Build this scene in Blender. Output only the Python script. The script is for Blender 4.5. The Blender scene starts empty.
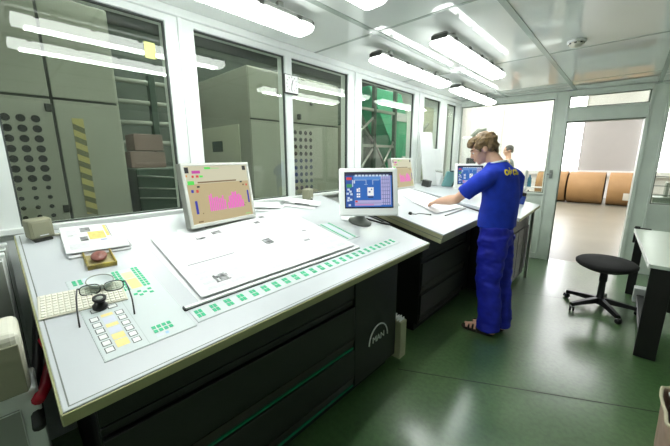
import bpy, bmesh, math, random
from mathutils import Vector, Matrix, noise
random.seed(7)
scn = bpy.context.scene
COL = scn.collection
PI = math.pi
R = math.radians

# ------------------------------------------------------------------ materials
def lin(c):
    out = []
    for v in c[:3]:
        v = v / 255.0
        out.append(v / 12.92 if v <= 0.04045 else ((v + 0.055) / 1.055) ** 2.4)
    return (*out, 1.0)

def mat(name, col, rough=0.5, metal=0.0, spec=0.5, noise_amt=0.0, noise_scale=20.0, bump=0.0, bump_scale=60.0, coat=0.0, col2=None):
    m = bpy.data.materials.new(name); m.use_nodes = True
    nt = m.node_tree; b = nt.nodes['Principled BSDF']
    c = lin(col)
    b.inputs['Base Color'].default_value = c
    b.inputs['Roughness'].default_value = rough
    b.inputs['Metallic'].default_value = metal
    b.inputs['Specular IOR Level'].default_value = spec
    b.inputs['Coat Weight'].default_value = coat
    tc = None
    if noise_amt > 0 or bump > 0:
        tc = nt.nodes.new('ShaderNodeTexCoord')
    if noise_amt > 0:
        n = nt.nodes.new('ShaderNodeTexNoise'); n.inputs['Scale'].default_value = noise_scale
        n.inputs['Detail'].default_value = 5
        nt.links.new(tc.outputs['Object'], n.inputs['Vector'])
        r = nt.nodes.new('ShaderNodeValToRGB')
        d = lin(col2) if col2 else tuple(v * (1 - noise_amt) for v in c[:3]) + (1,)
        r.color_ramp.elements[0].color = d; r.color_ramp.elements[0].position = 0.3
        r.color_ramp.elements[1].color = c; r.color_ramp.elements[1].position = 0.65
        nt.links.new(n.outputs['Fac'], r.inputs['Fac'])
        nt.links.new(r.outputs['Color'], b.inputs['Base Color'])
    if bump > 0:
        n2 = nt.nodes.new('ShaderNodeTexNoise'); n2.inputs['Scale'].default_value = bump_scale
        n2.inputs['Detail'].default_value = 4
        nt.links.new(tc.outputs['Object'], n2.inputs['Vector'])
        bp = nt.nodes.new('ShaderNodeBump'); bp.inputs['Strength'].default_value = bump
        bp.inputs['Distance'].default_value = 0.01
        nt.links.new(n2.outputs['Fac'], bp.inputs['Height'])
        nt.links.new(bp.outputs['Normal'], b.inputs['Normal'])
    return m

def emis(name, col, strength=1.0):
    m = bpy.data.materials.new(name); m.use_nodes = True
    b = m.node_tree.nodes['Principled BSDF']
    b.inputs['Base Color'].default_value = (0.02, 0.02, 0.02, 1)
    b.inputs['Roughness'].default_value = 0.35
    b.inputs['Emission Color'].default_value = lin(col)
    b.inputs['Emission Strength'].default_value = strength
    return m

def glass(name, tint=(243, 246, 241), gloss=0.02):
    m = bpy.data.materials.new(name); m.use_nodes = True
    nt = m.node_tree
    for n in list(nt.nodes): nt.nodes.remove(n)
    out = nt.nodes.new('ShaderNodeOutputMaterial')
    mix = nt.nodes.new('ShaderNodeMixShader')
    tr = nt.nodes.new('ShaderNodeBsdfTransparent'); tr.inputs['Color'].default_value = lin(tint)
    gl = nt.nodes.new('ShaderNodeBsdfGlossy'); gl.inputs['Roughness'].default_value = gloss
    gl.inputs['Color'].default_value = (1, 1, 1, 1)
    lw = nt.nodes.new('ShaderNodeLayerWeight'); lw.inputs['Blend'].default_value = 0.5
    pw = nt.nodes.new('ShaderNodeMath'); pw.operation = 'POWER'; pw.inputs[1].default_value = 5.0
    ma = nt.nodes.new('ShaderNodeMath'); ma.operation = 'MULTIPLY_ADD'; ma.inputs[1].default_value = 0.9; ma.inputs[2].default_value = 0.045
    nt.links.new(lw.outputs['Facing'], pw.inputs[0]); nt.links.new(pw.outputs[0], ma.inputs[0])
    nt.links.new(ma.outputs[0], mix.inputs['Fac'])
    nt.links.new(tr.outputs[0], mix.inputs[1]); nt.links.new(gl.outputs[0], mix.inputs[2])
    nt.links.new(mix.outputs[0], out.inputs['Surface'])
    return m

M = {}
M['frame_white'] = mat('white painted window framing', (226, 231, 228), 0.35, noise_amt=0.05, noise_scale=3)
M['gasket'] = mat('dark rubber gasket', (60, 66, 62), 0.6)
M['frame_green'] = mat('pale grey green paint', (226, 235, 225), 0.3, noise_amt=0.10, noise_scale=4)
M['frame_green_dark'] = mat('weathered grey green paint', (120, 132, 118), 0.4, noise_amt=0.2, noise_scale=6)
M['wall'] = mat('off white wall paint', (226, 230, 226), 0.6, noise_amt=0.05, noise_scale=2)
M['store_wall'] = mat('white storeroom plaster', (244, 242, 238), 0.8, noise_amt=0.04, noise_scale=1.5)
M['store_panel'] = mat('grey storeroom panel', (176, 173, 168), 0.75, noise_amt=0.06, noise_scale=1.5)
M['store_floor'] = mat('worn grey concrete floor', (138, 134, 118), 0.3, noise_amt=0.15, noise_scale=1.2)
M['hall_wall'] = mat('dim press hall wall', (86, 98, 88), 0.7, noise_amt=0.3, noise_scale=1.5)
M['hall_floor'] = mat('dark press hall floor', (70, 76, 66), 0.4, noise_amt=0.2, noise_scale=1.5)
M['unit'] = mat('olive grey machine enamel', (156, 160, 146), 0.35, noise_amt=0.12, noise_scale=2)
M['unit_light'] = mat('pale olive machine enamel', (196, 200, 178), 0.35, noise_amt=0.1, noise_scale=2)
M['unit_dark'] = mat('dark green machine enamel', (58, 78, 66), 0.4, noise_amt=0.25, noise_scale=5)
M['hole'] = mat('dark hole', (18, 22, 20), 0.7)
M['hole_blue'] = mat('dark blue hole', (52, 62, 86), 0.6)
M['seam'] = mat('dark seam', (44, 50, 42), 0.7)
M['yellow'] = mat('yellow hazard paint', (182, 172, 108), 0.5)
M['blackp'] = mat('black hazard paint', (104, 106, 76), 0.5)
M['green_guard'] = mat('bright green machine guard', (70, 180, 136), 0.35, noise_amt=0.12, noise_scale=3)
M['steel'] = mat('brushed steel', (170, 174, 168), 0.3, 0.8)
M['pinkbox'] = mat('faded pink cardboard', (136, 116, 108), 0.7, noise_amt=0.2, noise_scale=5)
M['desk_top'] = mat('white desk laminate', (194, 198, 201), 0.28, noise_amt=0.03, noise_scale=3)
M['desk_edge'] = mat('olive beige desk edging', (160, 160, 116), 0.45, noise_amt=0.12, noise_scale=8)
M['desk_line'] = mat('grey inlay line', (112, 118, 112), 0.5)
M['desk_side'] = mat('olive beige metal side', (170, 170, 138), 0.45, noise_amt=0.1, noise_scale=6)
M['cab_black'] = mat('black textured cabinet paint', (11, 12, 12), 0.42, noise_amt=0.3, noise_scale=60, bump=0.15, bump_scale=250)
M['cab_black2'] = mat('black cabinet groove', (9, 10, 10), 0.7)
M['cab_brown'] = mat('brown black drawer lip', (46, 40, 35), 0.4, noise_amt=0.2, noise_scale=25)
M['green_line'] = mat('green edge strip', (0, 122, 84), 0.35)
M['silver'] = mat('silver lettering', (225, 228, 226), 0.3, 0.3)
M['plate'] = mat('pale membrane plate', (198, 206, 206), 0.3)
M['plate_line'] = mat('membrane plate border', (176, 186, 184), 0.5)
M['key_green'] = mat('green membrane key', (38, 182, 128), 0.4)
M['key_white'] = mat('white membrane key', (226, 228, 226), 0.4)
M['key_dark'] = mat('dark key outline', (52, 58, 58), 0.5)
M['key_yellow'] = mat('sand yellow legend', (236, 214, 140), 0.5)
M['key_tan'] = mat('tan legend', (234, 202, 166), 0.5)
M['key_lilac'] = mat('lilac legend', (204, 208, 222), 0.5)
M['key_blue'] = mat('pale blue key', (150, 190, 222), 0.5)
M['paper'] = mat('newsprint paper', (222, 224, 225), 0.8, noise_amt=0.03, noise_scale=5)
M['paper_white'] = mat('white office paper', (230, 232, 232), 0.7)
M['ink'] = mat('grey newspaper photo ink', (78, 80, 80), 0.8, noise_amt=0.6, noise_scale=45, col2=(170, 172, 172))
M['ink_light'] = mat('faint newspaper text', (211, 213, 214), 0.8, noise_amt=0.12, noise_scale=90)
M['ink_mid'] = mat('newspaper headline ink', (150, 153, 153), 0.8)
M['ink_yellow'] = mat('yellow newspaper ink', (222, 204, 120), 0.8, noise_amt=0.3, noise_scale=60)
M['ink_blue'] = mat('blue newspaper ink', (160, 166, 200), 0.8)
M['tray_yellow'] = mat('worn yellow tray plastic', (176, 156, 40), 0.3, noise_amt=0.5, noise_scale=18, col2=(84, 70, 20))
M['tray_in'] = mat('dusty tray bottom', (176, 164, 118), 0.5, noise_amt=0.3, noise_scale=40)
M['soap'] = mat('reddish brown lump', (146, 92, 82), 0.35, noise_amt=0.4, noise_scale=25)
M['kb'] = mat('aged beige keyboard plastic', (214, 210, 192), 0.5)
M['kb_key'] = mat('ivory keycap', (232, 230, 216), 0.45)
M['black_plastic'] = mat('black plastic', (16, 16, 17), 0.35)
M['black_fabric'] = mat('black upholstery', (30, 29, 30), 0.9, noise_amt=0.3, noise_scale=120)
M['lens'] = glass('clear lens', (240, 244, 242))
M['monitor_silver'] = mat('silver grey monitor plastic', (206, 208, 200), 0.4)
M['monitor_side'] = mat('grey monitor side', (140, 142, 134), 0.45)
M['monitor_white'] = mat('white monitor plastic', (238, 240, 238), 0.4)
M['beige_box'] = mat('beige grey plastic', (142, 142, 118), 0.5, noise_amt=0.08, noise_scale=10)
M['beige_light'] = mat('light beige plastic', (214, 212, 196), 0.5, noise_amt=0.05, noise_scale=10)
M['red'] = mat('red cable sheath', (168, 16, 40), 0.3)
M['ceiling'] = mat('glossy white ceiling panel', (240, 244, 240), 0.05, spec=0.75, noise_amt=0.04, noise_scale=1.5)
M['ceil_seam'] = mat('ceiling panel joint', (176, 186, 178), 0.2)
M['lamp_body'] = mat('grey lamp housing', (120, 124, 118), 0.35)
M['lamp_glow'] = emis('lit fluorescent diffuser', (250, 255, 252), 9.0)
M['lamp_tube'] = emis('lit fluorescent tube', (250, 255, 252), 56)
M['lamp_clip'] = mat('dark lamp clip', (70, 72, 68), 0.4, 0.5)
M['skin'] = mat('skin', (222, 176, 150), 0.5, noise_amt=0.06, noise_scale=20)
M['hair'] = mat('light brown hair', (138, 112, 74), 0.55, noise_amt=0.5, noise_scale=60, col2=(78, 58, 36))
M['hair_dark'] = mat('dark hair', (62, 58, 50), 0.6, noise_amt=0.4, noise_scale=60)
M['lips'] = mat('lips', (190, 120, 108), 0.4)
M['eye_white'] = mat('eye white', (236, 234, 230), 0.3)
M['eye_dark'] = mat('eye iris', (52, 46, 42), 0.2)
M['shirt'] = mat('royal blue cotton', (16, 54, 190), 0.85, noise_amt=0.25, noise_scale=14, bump=0.35, bump_scale=22)
M['trousers'] = mat('ultramarine work cloth', (20, 34, 178), 0.7, noise_amt=0.3, noise_scale=12, bump=0.5, bump_scale=18)
M['trim_white'] = mat('white neck binding', (232, 234, 238), 0.7)
M['shirt_text'] = mat('yellow shirt print', (236, 212, 40), 0.6)
M['leather'] = mat('dark brown leather', (40, 28, 22), 0.5)
M['grey_shirt'] = mat('grey green shirt', (120, 128, 122), 0.8, noise_amt=0.1, noise_scale=10)
M['kraft'] = mat('brown kraft wrapping', (166, 128, 82), 0.65, noise_amt=0.12, noise_scale=3)
M['kraft_end'] = mat('dark roll end', (94, 66, 40), 0.8)
M['label_paper'] = mat('white roll label', (232, 228, 216), 0.7)
M['table_top'] = mat('pale green grey table laminate', (214, 224, 210), 0.3, noise_amt=0.05, noise_scale=3)
M['white_edge'] = mat('white table edging', (236, 238, 234), 0.4)
M['bag'] = mat('brown paper bag', (176, 150, 132), 0.85, noise_amt=0.25, noise_scale=9, bump=0.5, bump_scale=14)
M['bag_in'] = mat('bag rim torn paper', (206, 196, 168), 0.9, noise_amt=0.2, noise_scale=20)
M['blue_box'] = mat('blue plastic', (36, 66, 150), 0.4)
M['card_grey'] = mat('grey white card', (206, 210, 208), 0.6, noise_amt=0.08, noise_scale=6)
M['teal'] = mat('dark teal folder', (28, 60, 62), 0.5)
M['teal_light'] = mat('light teal folder', (120, 172, 172), 0.5)
M['clock_face'] = mat('white clock face', (240, 242, 240), 0.4)
M['sticker'] = mat('yellow green sticker', (196, 202, 122), 0.6)
M['window_glass'] = glass('window glass')
M['roof_glow_bright'] = emis('bright roof glow panel', (252, 253, 255), 13.0)
M['day_window'] = emis('overcast daylight window', (250, 252, 255), 6.5)
M['roof_glow'] = emis('roof glow panel', (252, 253, 255), 5.0)
M['hall_tube'] = emis('lit hall tube', (244, 250, 242), 120.0)
M['blue_glass'] = mat('blue green bottles', (90, 150, 168), 0.2)
M['slatgrey'] = mat('grey slats', (150, 156, 146), 0.5)

def floor_material():
    m = bpy.data.materials.new('green painted concrete'); m.use_nodes = True
    nt = m.node_tree; b = nt.nodes['Principled BSDF']
    tc = nt.nodes.new('ShaderNodeTexCoord')
    n1 = nt.nodes.new('ShaderNodeTexNoise'); n1.inputs['Scale'].default_value = 1.3; n1.inputs['Detail'].default_value = 6
    n2 = nt.nodes.new('ShaderNodeTexNoise'); n2.inputs['Scale'].default_value = 34; n2.inputs['Detail'].default_value = 4
    for n in (n1, n2): nt.links.new(tc.outputs['Object'], n.inputs['Vector'])
    r1 = nt.nodes.new('ShaderNodeValToRGB')
    r1.color_ramp.elements[0].color = lin((60, 98, 52)); r1.color_ramp.elements[0].position = 0.3
    r1.color_ramp.elements[1].color = lin((94, 124, 78)); r1.color_ramp.elements[1].position = 0.7
    nt.links.new(n1.outputs['Fac'], r1.inputs['Fac'])
    r2 = nt.nodes.new('ShaderNodeValToRGB')
    r2.color_ramp.elements[0].color = (0.6, 0.6, 0.6, 1); r2.color_ramp.elements[0].position = 0.35
    r2.color_ramp.elements[1].color = (1, 1, 1, 1); r2.color_ramp.elements[1].position = 0.6
    nt.links.new(n2.outputs['Fac'], r2.inputs['Fac'])
    mx = nt.nodes.new('ShaderNodeMixRGB'); mx.blend_type = 'MULTIPLY'; mx.inputs['Fac'].default_value = 0.55
    nt.links.new(r1.outputs['Color'], mx.inputs[1]); nt.links.new(r2.outputs['Color'], mx.inputs[2])
    nt.links.new(mx.outputs[0], b.inputs['Base Color'])
    rr = nt.nodes.new('ShaderNodeMapRange'); rr.inputs['To Min'].default_value = 0.22; rr.inputs['To Max'].default_value = 0.42
    nt.links.new(n1.outputs['Fac'], rr.inputs['Value']); nt.links.new(rr.outputs[0], b.inputs['Roughness'])
    bp = nt.nodes.new('ShaderNodeBump'); bp.inputs['Strength'].default_value = 0.12; bp.inputs['Distance'].default_value = 0.004
    nt.links.new(n2.outputs['Fac'], bp.inputs['Height']); nt.links.new(bp.outputs['Normal'], b.inputs['Normal'])
    b.inputs['Specular IOR Level'].default_value = 0.6
    b.inputs['Coat Weight'].default_value = 1.0; b.inputs['Coat Roughness'].default_value = 0.2; b.inputs['Coat IOR'].default_value = 1.8
    return m
M['floor'] = floor_material()

# ------------------------------------------------------------------ mesh builder
class MB:
    def __init__(s):
        s.bm = bmesh.new(); s.mats = []
    def mi(s, m):
        if isinstance(m, str): m = M[m]
        if m not in s.mats: s.mats.append(m)
        return s.mats.index(m)
    def faces(s, vs, fs, m, X=None, smooth=False):
        i = s.mi(m)
        bv = [s.bm.verts.new((X @ Vector(v)) if X else Vector(v)) for v in vs]
        out = []
        for f in fs:
            try:
                fc = s.bm.faces.new([bv[k] for k in f]); fc.material_index = i; fc.smooth = smooth; out.append(fc)
            except ValueError: pass
        return bv, out
    def box(s, x0, x1, y0, y1, z0, z1, m, bev=0.0, X=None, seg=2):
        vs = [(x0,y0,z0),(x1,y0,z0),(x1,y1,z0),(x0,y1,z0),(x0,y0,z1),(x1,y0,z1),(x1,y1,z1),(x0,y1,z1)]
        fs = [(0,3,2,1),(4,5,6,7),(0,1,5,4),(1,2,6,5),(2,3,7,6),(3,0,4,7)]
        bv, bf = s.faces(vs, fs, m, X)
        if bev > 0:
            es = {e for f in bf for e in f.edges}
            bmesh.ops.bevel(s.bm, geom=list(es), offset=bev, segments=seg, affect='EDGES', profile=0.5)
        return s
    def prism(s, pts, z0, z1, m, X=None, bev=0.0):
        n = len(pts)
        vs = [(p[0], p[1], z0) for p in pts] + [(p[0], p[1], z1) for p in pts]
        fs = [tuple(reversed(range(n))), tuple(range(n, 2*n))] + [(i, (i+1) % n, n+(i+1) % n, n+i) for i in range(n)]
        bv, bf = s.faces(vs, fs, m, X)
        if bev > 0:
            es = {e for f in bf for e in f.edges}
            bmesh.ops.bevel(s.bm, geom=list(es), offset=bev, segments=2, affect='EDGES', profile=0.5)
        return s
    def lathe(s, prof, m, X=None, seg=24, smooth=True):
        vs, fs = [], []
        for r, z in prof:
            for k in range(seg):
                a = 2*PI*k/seg; vs.append((r*math.cos(a), r*math.sin(a), z))
        n = len(prof)
        for j in range(n-1):
            for k in range(seg):
                fs.append((j*seg+k, j*seg+(k+1) % seg, (j+1)*seg+(k+1) % seg, (j+1)*seg+k))
        if prof[0][0] > 1e-6: fs.append(tuple(reversed(range(seg))))
        if prof[-1][0] > 1e-6: fs.append(tuple(range((n-1)*seg, n*seg)))
        s.faces(vs, fs, m, X, smooth)
        return s
    def cyl(s, p0, p1, r0, m, r1=None, seg=16, smooth=True):
        p0, p1 = Vector(p0), Vector(p1); r1 = r0 if r1 is None else r1
        d = p1 - p0; q = d.to_track_quat('Z', 'Y').to_matrix().to_4x4(); X = Matrix.Translation(p0) @ q
        return s.lathe([(r0, 0), (r1, d.length)], m, X, seg, smooth)
    def tube(s, pts, r, m, seg=8, smooth=True):
        pts = [Vector(p) for p in pts]; n = len(pts); vs = []; fs = []
        up = Vector((0.137, 0.211, 0.968))
        for i, p in enumerate(pts):
            d = (pts[min(i+1, n-1)] - pts[max(i-1, 0)]).normalized()
            a = d.cross(up)
            if a.length < 1e-4: a = d.cross(Vector((1, 0, 0)))
            a.normalize(); b = d.cross(a)
            for k in range(seg):
                t = 2*PI*k/seg; vs.append(tuple(p + a*(r*math.cos(t)) + b*(r*math.sin(t))))
        for i in range(n-1):
            for k in range(seg):
                fs.append((i*seg+k, i*seg+(k+1) % seg, (i+1)*seg+(k+1) % seg, (i+1)*seg+k))
        fs.append(tuple(reversed(range(seg)))); fs.append(tuple(range((n-1)*seg, n*seg)))
        s.faces(vs, fs, m, None, smooth)
        return s
    def ell(s, c, r, m, X=None, u=20, v=12):
        prof = []
        vs, fs = [], []
        T = (X if X else Matrix.Identity(4))
        for j in range(v+1):
            ph = -PI/2 + PI*j/v
            for k in range(u):
                th = 2*PI*k/u
                vs.append((c[0]+r[0]*math.cos(ph)*math.cos(th), c[1]+r[1]*math.cos(ph)*math.sin(th), c[2]+r[2]*math.sin(ph)))
        for j in range(v):
            for k in range(u):
                fs.append((j*u+k, j*u+(k+1) % u, (j+1)*u+(k+1) % u, (j+1)*u+k))
        s.faces(vs, fs, m, T, True)
        return s
    def rect(s, x0, x1, y0, y1, z, m, X=None):       # printed mark lying on a surface
        s.faces([(x0,y0,z),(x1,y0,z),(x1,y1,z),(x0,y1,z)], [(0,1,2,3)], m, X); return s
    def grid(s, fn, nu, nv, m, thick=0.0, X=None, smooth=True):
        vs = [fn(i/nu, j/nv) for j in range(nv+1) for i in range(nu+1)]
        fs = [(j*(nu+1)+i, j*(nu+1)+i+1, (j+1)*(nu+1)+i+1, (j+1)*(nu+1)+i) for j in range(nv) for i in range(nu)]
        if thick:
            N = len(vs)
            vs = vs + [(v[0], v[1], v[2]-thick) for v in vs]
            low = [tuple(N+k for k in reversed(f)) for f in fs]
            rim = []
            ed = [i for i in range(nu+1)] + [j*(nu+1)+nu for j in range(1, nv+1)] + [nv*(nu+1)+i for i in range(nu-1, -1, -1)] + [j*(nu+1) for j in range(nv-1, 0, -1)]
            for k in range(len(ed)):
                a, b = ed[k], ed[(k+1) % len(ed)]; rim.append((b, a, N+a, N+b))
            fs = fs + low + rim
        bv, bf = s.faces(vs, fs, m, X, smooth)
        if thick:
            for f in bf[-len(rim):]: f.smooth = False
        for f in bf:
            if thick and f in bf[-len(rim):]:
                for e_ in f.edges: e_.smooth = False
        return s
    def build(s, name, parent=None, X=None, weld=False):
        if weld: bmesh.ops.remove_doubles(s.bm, verts=s.bm.verts, dist=1e-5)
        bmesh.ops.recalc_face_normals(s.bm, faces=s.bm.faces)
        me = bpy.data.meshes.new(name); s.bm.to_mesh(me); s.bm.free()
        for m in s.mats: me.materials.append(m)
        o = bpy.data.objects.new(name, me); COL.objects.link(o)
        if parent: o.parent = parent
        if X is not None: o.matrix_basis = X
        return o

def tag(o, label, cat, group=None, kind=None):
    o['label'] = label; o['category'] = cat
    if group: o['group'] = group
    if kind: o['kind'] = kind
    return o
def thing(name, label, cat, X=None, group=None):
    o = bpy.data.objects.new(name, None); COL.objects.link(o); o.empty_display_size = 0.1
    if X is not None: o.matrix_basis = X; o.matrix_world = X
    return tag(o, label, cat, group)
def struct(o, label=None):
    o['kind'] = 'structure'
    if label: o['label'] = label
    return o
def T(x, y, z=0.0): return Matrix.Translation((x, y, z))
def RZ(d): return Matrix.Rotation(R(d), 4, 'Z')
def RX(d): return Matrix.Rotation(R(d), 4, 'X')
def RY(d): return Matrix.Rotation(R(d), 4, 'Y')
def frame(O, e, tilt):
    e = Vector(e).normalized(); t = R(tilt); h = Vector((-e.y, e.x, 0)); a = h*math.cos(t) + Vector((0, 0, math.sin(t))); n = e.cross(a)
    m = Matrix((e, a, n)).transposed().to_4x4(); m.translation = Vector(O); return m
def copy_thing(o, X, label=None):
    c = o.copy(); COL.objects.link(c); c.matrix_basis = X
    if label: c['label'] = label
    for ch in o.children:
        d = ch.copy(); COL.objects.link(d); d.parent = c; d.matrix_basis = ch.matrix_basis.copy()
        for g in ch.children:
            k = g.copy(); COL.objects.link(k); k.parent = d; k.matrix_basis = g.matrix_basis.copy()
    return c
def text_mesh(mb, body, size, m, X, depth=0.002):
    cu = bpy.data.curves.new('lettering', 'FONT'); cu.body = body; cu.size = size; cu.extrude = depth; cu.align_x = 'CENTER'; cu.align_y = 'CENTER'
    o = bpy.data.objects.new('lettering', cu); COL.objects.link(o)
    dg = bpy.context.evaluated_depsgraph_get(); me = bpy.data.meshes.new_from_object(o.evaluated_get(dg))
    mb.faces([tuple(v.co) for v in me.vertices], [tuple(p.vertices) for p in me.polygons], m, X)
    bpy.data.objects.remove(o); bpy.data.curves.remove(cu); bpy.data.meshes.remove(me)

# ------------------------------------------------------------------ camera
cam = bpy.data.cameras.new('camera'); cam.sensor_width = 36.0; cam.lens = 312.0/670*36; cam.clip_start = 0.02; cam.clip_end = 200
co = bpy.data.objects.new('camera', cam); COL.objects.link(co)
yaw, pitch, roll = 0.749, 0.204, -0.004
fw = Vector((-math.sin(yaw)*math.cos(pitch), math.cos(yaw)*math.cos(pitch), -math.sin(pitch)))
r0 = Vector((math.cos(yaw), math.sin(yaw), 0)); u0 = r0.cross(fw)
rr = math.cos(roll)*r0 + math.sin(roll)*u0; uu = -math.sin(roll)*r0 + math.cos(roll)*u0
mw = Matrix((rr, uu, -fw)).transposed().to_4x4(); mw.translation = Vector((0, 0, 1.55)); co.matrix_world = mw
scn.camera = co

# ------------------------------------------------------------------ the setting
XG = -2.2; CZ = 2.46
FB = Vector((-0.758, 5.649, 0)); FA = 8.0
FX = T(*FB) @ RZ(FA)                      # far wall: x along the wall, y away from the camera
ca, sa = math.cos(R(FA)), math.sin(R(FA))
def fy(x): return FB.y + (x - FB.x) * math.tan(R(FA))

mb = MB(); XR = 2.6; YB = -2.6
mb.prism([(XG-0.1, YB), (XR, YB), (XR, fy(XR)+0.06), (XG-0.1, fy(XG-0.1)+0.06)], -0.1, 0.0, 'floor')
def joint(mb, p, q, w, m='seam'):
    p, q = Vector(p), Vector(q); d = (q-p).normalized(); n = Vector((-d.y, d.x))*w/2
    mb.faces([(*(p+n), 0.0008), (*(p-n), 0.0008), (*(q-n), 0.0008), (*(q+n), 0.0008)], [(0,1,2,3)], m)
joint(mb, (-1.07, 1.834), (0.44, 2.63), 0.008)
joint(mb, (0.44, 2.63), (2.4, 3.67), 0.005)
joint(mb, (-0.7, 4.0), (-0.28, 4.15), 0.005)
struct(mb.build('floor'), 'green painted concrete floor with worn shine')

mb = MB()
mb.prism([(XG-0.1, YB), (XR, YB), (XR, fy(XR)+0.06), (XG-0.1, fy(XG-0.1)+0.06)], CZ, CZ+0.1, 'ceiling')
for x in (-1.5, -0.68, 0.14, 0.96, 1.78):
    mb.box(x-0.02, x+0.02, YB, fy(x), CZ-0.004, CZ+0.01, 'ceil_seam')
for y in (0.6, 2.07, 3.54, 5.0):
    mb.box(XG, XR, y-0.012, y+0.012, CZ-0.003, CZ+0.01, 'ceil_seam')
struct(mb.build('ceiling'), 'glossy white panelled ceiling')

# glass wall on the left
wins = [(0.05, 0.835), (1.01, 1.75), (1.82, 2.55), (2.77, 3.885), (4.16, 4.66), (4.90, 5.24)]
ZB, ZT = 1.22, 2.372
mb = MB()
yE = fy(XG) + 0.03
mb.box(XG-0.08, XG+0.02, -0.35, yE, 0, ZB, 'frame_white')
mb.box(XG-0.08, XG+0.02, -0.35, yE, ZT, CZ, 'frame_white')
ed = [-0.35] + [v for w in wins for v in w] + [yE]
for k in range(0, len(ed), 2):
    mb.box(XG-0.08, XG+0.02, ed[k], ed[k+1], ZB, ZT, 'frame_white')
for k in (0.92, 2.66, 4.02):
    mb.box(XG+0.018, XG+0.034, k-0.012, k+0.012, ZB, CZ, 'frame_white', 0.004)
mb.box(XG+0.018, XG+0.045, -0.35, yE, CZ-0.05, CZ, 'frame_white', 0.006)
mb.box(XG+0.018, XG+0.05, -0.35, yE, ZB-0.03, ZB, 'frame_white', 0.004)
wl = struct(mb.build('wall_left'), 'white framed glazed partition to the press hall')
for i, (a, b) in enumerate(wins):
    mb = MB(); mb.box(XG-0.012, XG-0.006, a, b, ZB, ZT, 'window_glass')
    w = struct(mb.build('window_%d' % (i+1)), 'glass pane in the white partition')
    g = MB(); t = 0.008
    for (y0, y1, z0, z1) in ((a, a+t, ZB, ZT), (b-t, b, ZB, ZT), (a+t, b-t, ZB, ZB+t), (a+t, b-t, ZT-t, ZT)):
        g.box(XG-0.016, XG+0.004, y0, y1, z0, z1, 'gasket')
    g.build('frame', w)
# sticker on the first pane
tag(MB().box(XG-0.0055, XG-0.0045, 0.715, 0.775, 2.145, 2.235, 'sticker').build('sticker'), 'yellow sticker in the top corner of the first window pane', 'sticker')

# far wall
mb = MB()
def fbox(mb, u0, u1, z0, z1, m='frame_green', d0=-0.04, d1=0.06, bev=0.004): mb.box(u0, u1, d0, d1, z0, z1, m, bev)
uL = -1.62; uR = 3.6
fbox(mb, uL, -1.425, 0, CZ, 'frame_white')
fbox(mb, -1.425, -0.125, 0, 1.0)                      # panel under the window
fbox(mb, -1.425, -0.125, 2.372, CZ)
fbox(mb, -0.15, 0.018, 0, CZ)                          # post beside the door
fbox(mb, 0.018, 0.845, 2.05, 2.225)                    # door head
fbox(mb, 0.018, 0.845, 2.385, CZ)
fbox(mb, 0.845, 1.02, 0, CZ)                           # post on the other side
fbox(mb, 1.02, uR, 0, 0.95)
fbox(mb, 1.02, uR, 2.36, CZ)
fbox(mb, 2.2, 2.32, 0.95, 2.36)
fbox(mb, -1.425, -0.15, 1.0, 1.025, d0=-0.055, d1=0.07)
# raised trims and framing on the posts
for u in (-0.139, 0.006, 0.857, 1.008): fbox(mb, u-0.012, u+0.012, 0, CZ-0.01, 'frame_green', -0.052, -0.03, 0.003)
fbox(mb, 0.018, 0.845, 2.05, 2.075, d0=-0.055); fbox(mb, 0.018, 0.845, 2.2, 2.225, d0=-0.055)
fbox(mb, -1.42, 1.0, 2.425, 2.455, d0=-0.05)
fbox(mb, -0.60, -0.575, 0.02, 0.99, d0=-0.052); fbox(mb, -0.36, -0.34, 0.02, 0.99, d0=-0.052)
fbox(mb, -1.42, -0.15, 0.0, 0.09, d0=-0.052)
wf = struct(mb.build('wall_far', X=FX), 'pale grey green framed wall with door and windows')
mb = MB()
mb.cyl((-0.085, -0.04, 1.31), (-0.085, -0.085, 1.31), 0.014, 'steel'); mb.box(-0.135, -0.07, -0.1, -0.08, 1.298, 1.322, 'steel', 0.006)
mb.box(-0.105, -0.065, -0.05, -0.038, 1.25, 1.37, 'steel', 0.004)
mb.build('handle', wf)
for nm, u0, u1, z0, z1 in (('window_7', -1.425, -0.15, 1.025, 2.372), ('window_8', 0.018, 0.845, 2.225, 2.39), ('window_9', 1.02, 2.2, 0.95, 2.36)):
    w = struct(MB().box(u0, u1, 0.0, 0.006, z0, z1, 'window_glass').build(nm, X=FX))
    g = MB(); t = 0.014
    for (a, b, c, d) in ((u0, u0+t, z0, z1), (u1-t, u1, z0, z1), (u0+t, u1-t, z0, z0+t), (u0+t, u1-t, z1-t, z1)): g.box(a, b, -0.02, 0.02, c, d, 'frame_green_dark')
    g.build('frame', w)
    if nm == 'window_9':
        g = MB()
        for k in range(1, 12): g.box(u0, u1, 0.01, 0.022, z0+k*0.118-0.005, z0+k*0.118+0.005, 'frame_green_dark')
        for k in range(1, 5): g.box(u0+k*0.236-0.005, u0+k*0.236+0.005, 0.01, 0.022, z0, z1, 'frame_green_dark')
        g.build('grille', w)
# the open doorway: jambs and the leaf folded back beyond the wall
mb = MB()
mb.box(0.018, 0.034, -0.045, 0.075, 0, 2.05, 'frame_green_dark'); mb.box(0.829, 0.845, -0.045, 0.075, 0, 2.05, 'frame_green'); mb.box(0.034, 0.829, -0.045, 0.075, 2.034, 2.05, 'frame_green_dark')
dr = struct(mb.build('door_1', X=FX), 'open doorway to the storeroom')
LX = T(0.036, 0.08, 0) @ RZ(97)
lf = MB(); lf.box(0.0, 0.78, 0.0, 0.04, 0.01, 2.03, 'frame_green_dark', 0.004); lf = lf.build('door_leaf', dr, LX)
hd = MB(); hd.cyl((0.70, 0.0, 1.02), (0.70, -0.05, 1.02), 0.011, 'steel'); hd.box(0.6, 0.715, -0.062, -0.045, 1.01, 1.032, 'steel', 0.005); hd.build('door_handle', lf)

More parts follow.
